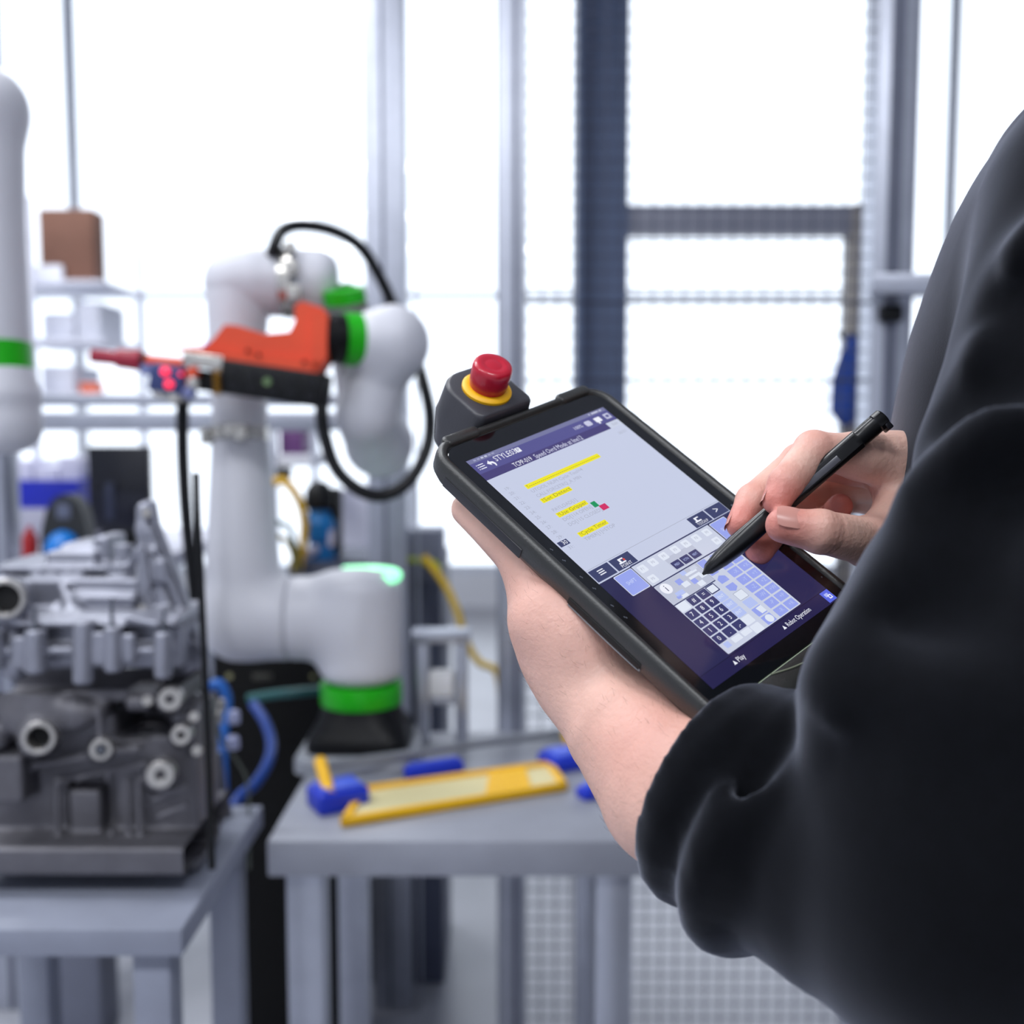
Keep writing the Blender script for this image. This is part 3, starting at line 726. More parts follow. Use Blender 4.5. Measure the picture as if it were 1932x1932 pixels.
VB = np.concatenate([V1, V2, V3]); QB = np.concatenate([Q1, Q2 + len(V1), Q3 + len(V1) + len(V2)])
person = thing('person', 'person in a black sweatshirt, left hand under the tablet, right hand holding the stylus', 'person', (MID.x, MID.y, 0))
me = np_mesh('body', VB, QB)
fl = np.zeros(len(VB), np.float32)
for c, r in flush_pts: fl = np.maximum(fl, 0.8 * np.exp(-(((VB - c) ** 2).sum(1)) / (r * r)))
c = A(P(1230, 1390, .47)); fl = np.maximum(fl, 0.30 * np.exp(-(((VB - c) ** 2).sum(1)) / (.03 ** 2)))
c = A(P(1060, 1140, .53)); fl = np.maximum(fl, 0.35 * np.exp(-(((VB - c) ** 2).sum(1)) / (.03 ** 2)))
at = me.attributes.new('flush', 'FLOAT', 'POINT'); at.data.foreach_set('value', fl)
body = link_mesh('body', me, M_skin, person)

# fine dark hairs along the forearm
rnd = random.Random(4); bm = NB()
sel = np.where((V1[:, 1] < A(fa[0])[1] + .01) & (V1[:, 2] < 1.33))[0]
me.calc_loop_triangles() if False else None
nrm = np.empty(len(VB) * 3, np.float32); me.vertices.foreach_get('normal', nrm) if hasattr(me.vertices[0], 'normal') else None
nrm = nrm.reshape(-1, 3)
fdir = (Vector(fa[0]) - Vector(fa[3])).normalized()
for k in range(1000):
    i_ = int(sel[rnd.randrange(len(sel))]); p_ = Vector(VB[i_]); n_ = Vector(nrm[i_])
    t_ = (fdir + Vector((rnd.uniform(-.6, .6), rnd.uniform(-.6, .6), rnd.uniform(-.6, .6)))); t_ = (t_ - n_ * t_.dot(n_)).normalized(); ln_ = rnd.uniform(.002, .0042)
    add_tube(bm, [p_, p_ + t_ * ln_ * .5 + n_ * ln_ * .28, p_ + t_ * ln_ + n_ * ln_ * .35], .00003, 3, 2)
tag(obj('arm_hair', bm, mat('arm_hair', '#5a4034', 0.6), person, smooth=False), kind='stuff')
# finger nails
def nail(center, along, normal, w, ln):
    bm = NB(); al = Vector(along).normalized(); nr = Vector(normal); nr = (nr - al * nr.dot(al)).normalized(); sd = al.cross(nr)
    grid = []
    for i in range(7):
        row = []
        for j in range(7):
            x, y = (i / 6 - .5) * 2, (j / 6 - .5) * 2
            k = 1 - .18 * (y if y > 0 else -y) ** 4
            row.append(bm.verts.new(Vector(center) + sd * (x * w * k) + al * (y * ln * (1 - .12 * x * x)) + nr * (0.0004 - .45 * x * x * w * .55 - .10 * y * y * ln * .4)))
        grid.append(row)
    for i in range(6):
        for j in range(6): bm.faces.new((grid[i][j], grid[i + 1][j], grid[i + 1][j + 1], grid[i][j + 1]))
    return obj('fingernail', bm, M_nail, body)
def at_tip(key, toward, back, rr):
    pts, rad = hand[key]; t = Vector(pts[3]); al = (t - Vector(pts[2])).normalized(); n = (Vector(toward)); n = (n - al * n.dot(al)).normalized()
    return t - al * back + n * rr, al, n
cv = lambda key: (CAM_POS - Vector(hand[key][0][3])).normalized()
c, al, n = at_tip('thumb', cv('thumb') + Vector((0, 0, 0.75)), 0.001, .0086); nail(c, al, n, .0060, .0068)
c, al, n = at_tip('index', Vector((-1, 0.2, 0.1)), 0.000, .0066); nail(c, al, n, .0046, .0054)
c, al, n = at_tip('middle', Vector((-1, 0.1, 0.2)), 0.000, .0066); nail(c, al, n, .0046, .0054)
c, al, n = at_tip('ring', Vector((-1, -0.5, 0.0)), 0.000, .0073); nail(c, al, n, .0046, .0054)

for s_ in (-1, 1):
    bm = NB(); bmesh.ops.create_uvsphere(bm, u_segments=16, v_segments=10, radius=.0100, matrix=Matrix.Translation(hp(s_ * .032, .0765, .002))); ey = obj('eye', bm, mat('eye_white', '#e8e2dc', 0.25, var=0.02), body)
    bm = NB(); bmesh.ops.create_uvsphere(bm, u_segments=12, v_segments=8, radius=.0048, matrix=Matrix.Translation(hp(s_ * .032, .0820, -.001))); obj('iris', bm, mat('iris_brown', '#3a2a1c', 0.25), person)
    bm = NB(); add_tube(bm, [hp(s_ * .014, .0955, .026), hp(s_ * .032, .0940, .031), hp(s_ * .050, .0850, .025)], .0035, 8, 4); obj('eyebrow', bm, M_hair, person)
# --- sweatshirt
lo = np.array([0.02, 0.20, CHZ - 0.66]); hi = np.array([0.66, 0.98, CHZ + 0.14])
Fs = Field(lo, hi, 0.0036)
TC = MID + Vector((0, 0, -.16))
RTn = np.array([[RTW.x, FW.x, 0], [RTW.y, FW.y, 0], [0, 0, 1]])
Fs.ell(TC + FW * .013 + Vector((0, 0, .0)), RTn, (.205, .128, .27), 0.05)
Fs.ell(TC + Vector((0, 0, -.22)), RTn, (.195, .120, .27), 0.06)
Fs.cap(SH_L + Vector((0, 0, .0)) + RTW * .05, SH_R - RTW * .05, .066, .066, 0.05)
Fs.cap(MID + Vector((0, 0, -.02)), MID + Vector((0, 0, .055)) + FW * .01, .085, .070, 0.03)
# left sleeve: shoulder, baggy elbow, bunched cuff
ARM = [(2170, 385, .430, .062), (2085, 720, .422, .061), (2058, 900, .412, .066), (2092, 1060, .407, .067), (1958, 1225, .402, .073), (1882, 1400, .397, .076), (1897, 1640, .390, .078)]
Fs.chain([P(a[0], a[1], a[2]) for a in ARM], [a[3] for a in ARM], 0.03)
def arm_pt(px, py, inset=0.0):               # point on the front of the sleeve at this height
    q = [np.interp(py, [a[1] for a in ARM], [a[k] for a in ARM]) for k in (0, 2, 3)]
    off = max(-.97, min(.97, (px - q[0]) / (q[2] * FPX / q[1])))
    return P(q[0] + off * q[2] * FPX / q[1], py, q[1] - q[2] * math.sqrt(1 - off * off) + inset)
cuf = [P(1900, 1690, .392), P(1760, 1660, .408), P(1630, 1615, .426), P(1515, 1570, .444), P(1420, 1530, .458), P(1350, 1480, .472), P(1280, 1430, .482)]
Fs.chain(cuf, [.068, .062, .058, .054, .050, .046, .046], 0.012)
cax = (P(1280, 1430, .482) - P(1505, 1575, .444)).normalized()
for i, (t, rr, wv) in enumerate(((.22, .0475, .011), (.62, .049, .012), (1.1, .050, .014), (1.6, .051, .015), (2.2, .052, .016))):
    c = Vector(cuf[5]).lerp(Vector(cuf[4]), t); ax2 = (cax + 0.26 * Vector((math.sin(i * 2.1), math.cos(i * 1.7), math.sin(i * 3.3)))).normalized(); Rr = frame(ax2)
    Fs.chain([c + Rr @ Vector((math.cos(a) * rr, math.sin(a) * rr, 0)) for a in np.linspace(0, 2 * math.pi, 19)], [wv * .5] * 19, 0.007)
# soft folds, raised and pressed in
def fold(pts, r, op, k=0.03):
    pp = spline(pts, 5); n_ = len(pp) - 1
    Fs.chain(pp, [r * (.25 + .75 * math.sin(math.pi * q / n_)) for q in range(n_ + 1)], k, op)
for pts, r, op in (([(1960, 430), (1890, 540), (1850, 680)], .006, 'u'), ([(2000, 725), (1900, 745), (1800, 790)], .005, 's'), ([(1990, 790), (1880, 820), (1760, 900)], .007, 'u'),
                   ([(1760, 960), (1720, 1050), (1700, 1120)], .004, 'u'), ([(1640, 1180), (1760, 1150), (1900, 1170)], .0045, 's'), ([(1640, 1190), (1580, 1290), (1560, 1390)], .005, 'u'),
                   ([(1540, 1420), (1640, 1480), (1800, 1500)], .0045, 's'), ([(1930, 880), (1860, 1000), (1840, 1100)], .0035, 's'), ([(1880, 560), (1930, 640), (2000, 680)], .0035, 's')):
    fold([arm_pt(x, y, .002 if op == 'u' else 0.0) for x, y in pts], r, op)
fold([P(1470, 1350, .414), P(1440, 1410, .414), P(1410, 1520, .414)], .005, 's', .02)
# right sleeve, pushed up the forearm
Fs.chain([SH_R, SH_R.lerp(EL_R, .5) + RTW * .03, EL_R, EL_R.lerp(WR_R, .45)], [.066, .062, .060, .046], 0.03)
# open neck, cuff and hem
Fs.cap(MID + Vector((0, 0, .03)) + FW * .01, MID + Vector((0, 0, .16)) + FW * .05, .058, .062, 0.008, 's')
cc = P(1325, 1452, .474); Fs.box(A(cc + cax * .10), np.array(frame(cax)), (.09, .09, .10), 0, 0.004, 's')
Fs.chain([P(1200, 1400, .49), P(1345, 1500, .470)], [.0415, .0415], 0.003, 's')
Fs.cap(EL_R.lerp(WR_R, .40), EL_R.lerp(WR_R, .8), .036, .036, 0.004, 's')
Fs.box(A(TC) + np.array([0, 0, -.60]), None, (.5, .5, .14), 0, 0.01, 's')
sweat = field_obj('sweatshirt', Fs, M_sweat, person, 2)

# --- trousers, shoes, hair
HP = MID + Vector((0, 0, -0.56))
Ft = Field(np.array([HP.x - .3, HP.y - .3, 0.05]), np.array([HP.x + .3, HP.y + .3, HP.z + .16]), 0.007)
Ft.ell(HP + Vector((0, 0, .03)), RTn, (.175, .125, .15), 0.05)
feet = []
for s in (-1, 1):
    hip = HP + RTW * s * .085 + Vector((0, 0, -.04)); knee = HP + RTW * s * .10 + FW * .03; knee.z = 0.50; ank = HP + RTW * s * .11; ank.z = 0.09
    Ft.chain([hip, knee, ank], [.095, .072, .062], 0.04); feet.append(ank)
field_obj('trousers', Ft, M_trouser, person, 1)
for ank in feet:
    Fo = Field(A(ank) - np.array([.2, .2, .10]), A(ank) + np.array([.2, .2, .08]), 0.005)
    b0 = Vector((ank.x, ank.y, 0.045)); Fo.chain([b0 - FW * .06, b0 + FW * .08, b0 + FW * .165], [.045, .045, .036], 0.02); Fo.cap(b0, b0 + Vector((0, 0, .05)), .045, .045, .02)
    Fo.box((ank.x, ank.y, -.05), None, (.4, .4, .051), 0, 0.0, 's')
    field_obj('shoe', Fo, M_shoe, person, 1)
Fh = Field(A(HD) - .16, A(HD) + .16, 0.005)
Fh.ell(hp(0, -.020, .040), HR, (.084, .102, .094), 0.02); Fh.ell(hp(0, -.045, -.01), HR, (.078, .076, .085), 0.02)
Fh.box(hp(0, .115, -.04), HR, (.2, .075, .095), .02, .01, 's'); Fh.box(hp(0, -.03, -.125), HR, (.2, .2, .05), .01, .01, 's')
for s in (-1, 1): Fh.ell(hp(s * .08, .0, -.015), HR, (.03, .028, .045), 0.006, 's')
field_obj('hair', Fh, M_hair, person, 1)
# ------------------------------------------------------------------ white collaborative robot with its tool
M_white = mat('robot_white', '#d3d4dc', 0.42, var=0.02, scale=6, spec=0.4)
M_green = mat('robot_green', '#12b000', 0.4, var=0.04, scale=20)
M_black = mat('black_plastic', '#050609', 0.45, var=0.1, scale=30, spec=0.3)
M_blackm = mat('black_anodised', '#06070b', 0.45, metal=0.0, var=0.1, scale=30, spec=0.3)
M_orange = mat('orange_paint', '#e0481f', 0.42, var=0.05, scale=14)
M_steel = mat('bright_steel', '#c9c6bf', 0.25, metal=0.9, var=0.08, scale=40)
M_redplas = mat('red_plastic', '#a81d3a', 0.35, var=0.06, scale=30)
M_hose = mat('hose_rubber', '#05060c', 0.5, spec=0.3, var=0.08, scale=40)
RD = 1.75
def R_(px, d=RD): return px / FPX * d
robot = thing('industrial_robot', 'white collaborative robot arm with green joint rings standing on the machine table', 'robot arm', P(683, 1402, RD))
zb = P(683, 1400, RD).z
bx = P(682, 1300, RD)
# flared black base
bm = NB()
def sq_ring(cx, cy, z, h, r): 
    out = []
    for sx, sy, a0 in ((1, 1, 0), (-1, 1, 90), (-1, -1, 180), (1, -1, 270)):
        for k in range(7):
            a = math.radians(a0 + 15 * k); out.append(Vector((cx + sx * (h - r) + r * math.cos(a), cy + sy * (h - r) + r * math.sin(a), z)))
    return out
loft(bm, [sq_ring(bx.x, bx.y, zb, .082, .03), sq_ring(bx.x, bx.y, zb + .012, .083, .03), sq_ring(bx.x, bx.y, zb + .024, .080, .035), sq_ring(bx.x, bx.y, zb + .045, .068, .05), sq_ring(bx.x, bx.y, zb + .070, .064, .062)])
obj('base', bm, M_black, robot, angle=50)
def vcyl(name, c, z0, z1, r, m, seg=48, par=None):
    bm = NB(); add_lathe(bm, (c.x, c.y, z0), (0, 0, 1), [(0, 0), (r * .985, 0), (r, .003), (r, z1 - z0 - .003), (r * .985, z1 - z0), (0, z1 - z0)], seg)
    return obj(name, bm, m, par or robot, angle=35)
zg0, zg1 = P(682, 1320, RD).z, P(682, 1285, RD).z
vcyl('joint_ring', bx, zg0 - .004, zg1, R_(77), M_green)
# shoulder housing
F1 = Field(A(P(380, 1320, RD)) - .12, A(P(800, 1000, RD)) + .12, 0.004)
ztop = P(682, 1078, RD).z
F1.cyl((bx.x, bx.y, zg1), (bx.x, bx.y, ztop), R_(77), .026)
F1.cyl(P(551, 1166, RD), P(682, 1166, RD), R_(79), .003, .03)
field_obj('shoulder_housing', F1, M_white, robot, 1)
# status light: half ring at the top of the shoulder
bm = NB()
M_led = mat('status_light', '#c8f5d8', 0.3, var=0.0, emit='#7dffb0', estr=1.6)
add_tube(bm, [(bx.x + R_(67) * math.cos(a), bx.y + R_(67) * math.sin(a), ztop - .005) for a in np.linspace(-0.6, 2.2, 12)], .0095, 10, 3)
obj('status_light', bm, M_led, robot)
# lower arm
F2 = Field(A(P(330, 1330, RD)) - .10, A(P(620, 400, RD)) + .10, 0.004)
F2.cyl(P(394, 1166, RD), P(540, 1166, RD), R_(79), .045); F2.cyl(P(470, 1166, RD), P(550, 1166, RD), R_(79), .003)
F2.chain([P(466, 1168, RD), P(458, 1050, RD), P(453, 800, RD), P(448, 620, RD), P(450, 540, RD)], [R_(72), R_(68), R_(51), R_(55), R_(62)], .02)
field_obj('lower_arm', F2, M_white, robot, 1)
# elbow housing
F3 = Field(A(P(340, 700, RD)) - .10, A(P(720, 400, RD)) + .12, 0.004)
F3.cyl(P(452, 534, RD), P(640, 534, RD + .02), R_(63), .035)
F3.cap(P(452, 534, RD), P(450, 534, RD), R_(64), R_(64), .02)
field_obj('elbow_housing', F3, M_white, robot, 1)
# forearm behind the wrist
fa0, fa1 = P(648, 546, 1.72), P(690, 800, 1.80)
dirf = (fa1 - fa0).normalized()
bm = NB(); add_cyl(bm, fa0 + dirf * .000, fa0 + dirf * .022, R_(40, 1.72), None, 40); obj('joint_ring', bm, M_green, robot)
F4 = Field(A(P(560, 940, 1.86)) - .1, A(P(820, 500, 1.8)) + .12, 0.0045)
F4.cap(fa0 + dirf * .022, P(690, 780, 1.81), R_(40, 1.72), R_(50, 1.81), .02)
F4.cap(P(715, 835, 1.86), P(700, 800, 1.80), R_(66, 1.86), R_(56, 1.8), .03)
field_obj('forearm', F4, M_white, robot, 1)
# wrist housing in front
F5 = Field(A(P(560, 900, 1.65)) - .10, A(P(860, 520, 1.65)) + .12, 0.004)
F5.chain([P(693, 782, 1.70), P(712, 715, 1.69), P(738, 650, 1.67)], [R_(60, 1.7), R_(55, 1.69), R_(67, 1.67)], .02)
gdir = (P(600, 640, 1.62) - P(738, 648, 1.67)).normalized()
F5.cap(P(738, 645, 1.67), P(738, 645, 1.67) + gdir * .030, R_(64, 1.67), R_(52, 1.65), .025)
field_obj('wrist_housing', F5, M_white, robot, 1)
wg = P(738, 645, 1.67)
bm = NB(); add_cyl(bm, wg + gdir * .052, wg + gdir * .079, R_(50, 1.65), None, 48); obj('joint_ring', bm, M_green, robot)
bm = NB(); add_lathe(bm, wg + gdir * .079, gdir, [(0, 0), (R_(47, 1.64), 0), (R_(47, 1.64), .02), (R_(42, 1.64), .024), (R_(42, 1.64), .036), (0, .036)], 40); obj('tool_flange', bm, M_black, robot, angle=35)
# clamps with worm screws
def band(c, axis, r, w, spots):
    bm = NB(); add_lathe(bm, c, axis, [(r, -w / 2), (r + .002, -w / 2), (r + .002, w / 2), (r, w / 2), (r, -w / 2)], 40)
    b = obj('hose_clamp', bm, M_steel, robot, angle=35)
    for v, rr in spots:
        d = Vector(v); bm = NB(); add_cyl(bm, d - Vector((0, .004, 0)), d + Vector((0, .012, 0)), rr, rr, 16); add_box(bm, d + Vector((0, .008, 0)), (rr * 1.5, .006, rr * 1.6), None, .001); obj('screw', bm, M_steel, b)
band(P(452, 818, RD), P(453, 800, RD) - P(453, 1000, RD), R_(53), R_(24), ((P(430, 812, 1.69), .006), (P(452, 820, 1.69), .006), (P(392, 822, 1.72), .009)))
band(P(548, 534, RD), (1, 0, 0), R_(64), R_(22), ((P(547, 505, 1.69), .007), (P(553, 551, 1.69), .007), (P(545, 466, 1.70), .006)))

# --- tool: orange bracket, black gripper body, nozzle, camera
TD = 1.60
tool = thing('robot_tool', 'orange bracket with a black gripper and red nozzle on the robot wrist', 'robot tool', P(520, 760, TD))
poly = [(330, 655), (385, 655), (402, 640), (424, 612), (448, 614), (500, 630), (546, 626), (556, 606), (556, 576), (570, 568), (606, 580), (617, 592), (616, 672), (600, 702), (560, 698), (430, 682), (352, 668)]
bm = NB(); add_prism(bm, [P(x, y, TD) for x, y in poly], (0, .012, 0)); br = obj('bracket', bm, M_orange, tool, smooth=False)
bm = NB(); add_prism(bm, [P(x, y, TD - .012) for x, y in ((352, 655), (612, 684), (600, 703), (430, 683), (350, 668))], (0, .06, 0)); obj('bracket_foot', bm, M_orange, br, smooth=False)
bm = NB(); add_prism(bm, [P(x, y, TD - .012) for x, y in ((588, 584), (618, 592), (616, 674), (600, 702), (588, 698))], (0, .07, 0)); obj('bracket_back', bm, M_orange, br, smooth=False)
for x, y in ((467, 662), (488, 670), (574, 683)):
    bm = NB(); add_cyl(bm, P(x, y, TD - .015), P(x, y, TD - .004), .0032, None, 12); obj('bolt', bm, M_black, tool)
ga = math.atan2(28, 190)
gc = P(522, 725, TD + .02); Rg = Matrix.Rotation(ga, 3, 'Y')
bm = NB(); add_box(bm, gc, (R_(98, TD), .035, R_(32, TD)), Rg, .004); gb = obj('gripper_body', bm, M_blackm, tool)
for i in range(5):
    for j in (-1, 1):
        c = gc + Rg @ Vector((R_(-70 + 36 * i, TD), -.0352, R_(13 * j, TD))); bm = NB(); add_lathe(bm, c, (0, -1, 0), [(.0055, 0), (.0055, .0012), (.0038, .0012), (.0036, -.003), (0, -.003)], 18); obj('screw_hole', bm, mat('hole_rim', '#23252c', 0.4, metal=0.4), gb)
c = gc + Rg @ Vector((R_(-8, TD), -.036, R_(2, TD))); bm = NB(); add_lathe(bm, c, (0, -1, 0), [(0, 0), (.006, 0), (.006, .002), (0, .002)], 18); obj('indicator', bm, mat('indicator_green', '#6d8a5c', 0.4), gb)
# fingers/linkage between nozzle and gripper
bm = NB(); add_box(bm, P(388, 682, TD), (R_(38, TD), .018, R_(14, TD)), Rg, .003); obj('slide_block', bm, M_steel, tool)
bm = NB(); add_box(bm, P(384, 718, TD + .02), (R_(36, TD), .02, R_(20, TD)), Rg, .003); obj('jaw', bm, M_black, tool)
bm = NB()
sp = [P(409, 698, TD - .02) + Vector((math.cos(t) * .005, math.sin(t) * .005, -t * .00085)) for t in np.linspace(0, 44, 110)]
add_tube(bm, sp, .0011, 6, 1); obj('spring', bm, mat('brass', '#a97c22', 0.35, metal=0.7), tool)
for x, y, r, m in ((365, 722, .010, M_steel), (357, 742, .009, mat('blue_grey_plastic', '#7880b0', 0.4)), (364, 704, .009, M_orange)):
    bm = NB(); add_lathe(bm, P(x, y, TD - .02), (0, -1, 0), [(0, -.01), (r, -.01), (r, .006), (r * .7, .009), (0, .009)], 20); obj('fitting', bm, m, tool)
# red nozzle
n0, n1 = P(173, 671, TD), P(345, 688, TD)
nd = (n1 - n0).normalized(); q = lambda px: (px - 173) / 172 * (n1 - n0).length
bm = NB(); add_lathe(bm, n0, nd, [(0, 0), (R_(12, TD), 0), (R_(13, TD), .002), (R_(13, TD), q(218)), (R_(18, TD), q(222)), (R_(20, TD), q(262)), (R_(18, TD), q(268)), (0, q(268))], 32); obj('nozzle', bm, M_redplas, tool, angle=35)
bm = NB(); add_lathe(bm, n0 + nd * q(266), nd, [(0, 0), (R_(15, TD), 0), (R_(15, TD), .008), (0, .008)], 32); obj('nozzle_collar', bm, M_black, tool, angle=35)
bm = NB(); add_lathe(bm, n0 + nd * (q(266) + .007), nd, [(0, 0), (R_(10.5, TD), 0), (R_(12, TD), .006), (R_(12, TD), .062), (0, .062)], 32); obj('nozzle_barrel', bm, M_orange, tool, angle=35)
# inspection camera with ring lights
bm = NB(); add_box(bm, P(322, 716, TD), (R_(33, TD), .022, R_(26, TD)), Rg, .004); camb = obj('camera_housing', bm, mat('camera_blue', '#3a4678', 0.4, metal=0.2), tool)
M_ledr = mat('red_led', '#ff3355', 0.3, var=0.0, emit='#ff3048', estr=1.3)
for x, y, r in ((312, 701, .0068), (319, 725, .0065), (341, 706, .003)):
    bm = NB(); add_lathe(bm, P(x, y, TD - .024), (0, -1, 0), [(0, -.004), (r, -.004), (r, .002), (r * .7, .004), (0, .0045)], 20); obj('led', bm, M_ledr, camb)
bm = NB(); add_lathe(bm, P(276, 697, TD - .01), (0, -1, 0), [(0, -.02), (.009, -.02), (.009, .004), (0, .004)], 20); obj('sensor_barrel', bm, mat('blue_grey_plastic', '#7880b0', 0.4), tool)
for x, y, r in ((305, 734, .015), (330, 748, .011)):
    bm = NB(); add_lathe(bm, P(x, y, TD - .01), (0, -1, 0), [(0, -.02), (r, -.02), (r, .004), (r * .6, .008), (0, .008)], 24); obj('fitting', bm, M_steel, tool)

# --- hoses and cables of the robot
def hose(name, pts, r, m, label, cat='hose', group=None, seg=12, n=8):
    bm = NB(); add_tube(bm, [P(*p) for p in pts], r, seg, n); return tag(obj(name, bm, m), label, cat, group)
hose('hose', [(612, 735, 1.62), (607, 770, 1.60), (612, 820, 1.60), (635, 885, 1.60), (680, 926, 1.60), (726, 934, 1.61), (772, 908, 1.62), (804, 850, 1.64), (812, 790, 1.67), (800, 725, 1.72), (780, 660, 1.80), (748, 590, 1.83), (715, 520, 1.82), (680, 466, 1.81), (630, 436, 1.80), (570, 425, 1.78), (532, 436, 1.74), (516, 470, 1.70), (506, 500, 1.83)], R_(12.5, 1.63), M_hose, 'thick black hose looping from the gripper behind the robot wrist')
hose('cable', [(352, 735, 1.62), (345, 760, 1.63), (345, 860, 1.64), (352, 980, 1.64), (366, 1110, 1.64), (380, 1240, 1.64), (388, 1330, 1.66)], R_(12, 1.62), M_hose, 'straight black cable hanging from the camera beside the robot column', 'cable')
hose('cable', [(370, 892, 1.14), (372, 960, 1.14), (380, 1120, 1.14), (388, 1300, 1.14), (394, 1440, 1.14), (400, 1640, 1.13)], R_(7, 1.14), M_black, 'thin black rod standing upright at the right side of the engine block', 'rod')
hose('cable', [(400, 635, 1.80), (385, 655, 1.76), (372, 668, 1.70), (360, 684, 1.62)], R_(4, 1.7), mat('blue_cable', '#1d4fa0', 0.4), 'short blue cable entering the orange bracket from above', 'cable')

# ------------------------------------------------------------------ second robot at the left edge
robot2 = thing('industrial_robot', 'white robot arm hanging at the left edge with one green ring', 'robot arm', P(20, 876, 1.55))
D2 = 1.55
G1 = Field(A(P(-330, 760, D2)) - .1, A(P(130, 60, D2)) + .1, 0.005)
G1.chain([P(-12, 660, D2), P(-20, 420, D2), P(-30, 220, D2)], [R_(66, D2), R_(63, D2), R_(70, D2)], .02)
G1.cap(P(-30, 200, D2), P(-260, 200, D2 + .05), R_(74, D2), R_(74, D2), .03)
field_obj('upper_arm', G1, M_white, robot2, 1)
d2 = (P(-8, 700, D2) - P(-12, 650, D2)).normalized()
bm = NB(); add_cyl(bm, P(-12, 650, D2), P(-9, 700, D2), R_(68, D2), None, 48); obj('joint_ring', bm, M_green, robot2)
G2 = Field(A(P(-140, 920, D2)) - .1, A(P(150, 650, D2)) + .1, 0.004)
G2.cyl(P(-9, 702, D2), P(0, 760, D2), R_(69, D2), .004); G2.cap(P(0, 760, D2), P(4, 800, D2), R_(70, D2), R_(72, D2), .02)
G2.box(P(4, 800, D2) + Vector((0, 0, -.11)), None, (.2, .2, .062), .0, .03, 's')
field_obj('wrist_housing', G2, M_white, robot2, 1)
# ------------------------------------------------------------------ engine block on its stand, lower left
M_cast = mat('cast_aluminium', '#9496a2', 0.42, metal=0.55, var=0.14, scale=22, bump=0.25, bscale=160)
M_cast_shade_dirt = mat('cast_shade_dirt', '#6b6a70', 0.5, metal=0.5, var=0.22, scale=16, bump=0.35, bscale=140)  # lower casting coloured darker: its shade and dirt are put into the colour
M_mach = mat('machined_metal', '#b9b6b2', 0.3, metal=0.7, var=0.08, scale=30)
M_bore_shade = mat('bore_shade_black', '#060607', 0.7, var=0.0)
M_stud = mat('stud_steel', '#6b6f78', 0.35, metal=0.8, var=0.1)
ED = 1.20
eng = thing('engine_block', 'grey cast-metal engine block with ports and bosses at the lower left', 'engine', P(160, 1640, 1.28))
def eb(F, x0, x1, y0, y1, d0, d1, r=.004, k=.006, op='u', tilt=0):
    a, b = P(x0, y1, d0), P(x1, y0, d0); c = (a + b) / 2; h = ((b.x - a.x) / 2, (d1 - d0) / 2, (b.z - a.z) / 2)
    R = np.array(Matrix.Rotation(math.radians(tilt), 3, 'Y')) if tilt else None
    F.box((c.x, c.y + h[1], c.z), R, h, r, k, op)
e = lambda px: px / FPX * ED
# cylinder head
H1 = Field(A(P(-90, 1300, 1.12)) - .02, A(P(430, 920, 1.45)) + .02, 0.0021)
eb(H1, -80, 340, 1160, 1262, 1.185, 1.29)
eb(H1, -80, 262, 1092, 1180, 1.235, 1.30)
eb(H1, -20, 60, 1062, 1100, 1.27, 1.36, .006); eb(H1, 84, 182, 1040, 1100, 1.27, 1.36, .006); eb(H1, 112, 176, 1026, 1050, 1.28, 1.36, .006); eb(H1, 176, 206, 1012, 1066, 1.28, 1.34, .004)
eb(H1, -20, 205, 1068, 1080, 1.255, 1.37, .003)
for x in (72, 100, 128, 150): H1.cap(P(x, 1080, 1.262), P(x, 1110, 1.258), e(11), e(11), .006)
H1.cyl(P(231, 1062, 1.26), P(231, 1108, 1.26), e(25), .003, .006); H1.cyl(P(234, 1026, 1.28), P(234, 1062, 1.28), e(20), .003, .006)
H1.cyl(P(231, 1050, 1.26), P(231, 1078, 1.26), e(15), 0, .002, 's')
# slanted timing flange with its arm
H1.cap(P(274, 962, 1.24), P(276, 1000, 1.24), e(17), e(18), .004); H1.cap(P(276, 1000, 1.24), P(300, 1080, 1.24), e(18), e(24), .008)
H1.cap(P(292, 1060, 1.24), P(345, 1245, 1.24), e(20), e(30), .008); H1.cap(P(262, 1040, 1.25), P(232, 1090, 1.26), e(10), e(8), .006)
for y0 in range(0, 5): H1.cap(P(300 + y0 * 9, 1085 + y0 * 40, 1.25), P(255, 1130 + y0 * 28, 1.26), e(16), e(18), .01)
H1.cap(P(283, 1000, 1.222), P(378, 1240, 1.222), e(7), e(7), .004); H1.cap(P(268, 1030, 1.222), P(282, 1110, 1.222), e(6), e(6), .004)
H1.cyl(P(290, 1040, 1.215), P(290, 1040, 1.25), e(9), .002, .003); eb(H1, 288, 312, 1058, 1100, 1.215, 1.25, .003)
# ledge and bolt bosses
eb(H1, -80, 330, 1172, 1184, 1.165, 1.26, .003); eb(H1, -80, 310, 1222, 1236, 1.160, 1.26, .003); eb(H1, 235, 300, 1168, 1180, 1.16, 1.2, .004, tilt=12)
for x, y0, y1, r in ((68, 1188, 1270, 20), (36, 1200, 1262, 12), (158, 1172, 1290, 19), (188, 1192, 1255, 10), (214, 1182, 1268, 17), (246, 1195, 1250, 12), (308, 1192, 1280, 16), (-10, 1190, 1260, 18)):
    H1.cyl(P(x, y0, 1.16), P(x, y1, 1.16), e(r), .003, .004)
H1.ell(P(110, 1150, 1.22), None, (e(16), e(16), e(16)), .008); H1.cap(P(120, 1110, 1.225), P(150, 1180, 1.20), e(10), e(14), .01)
H1.cap(P(150, 1130, 1.225), P(250, 1130, 1.225), e(14), e(10), .01)
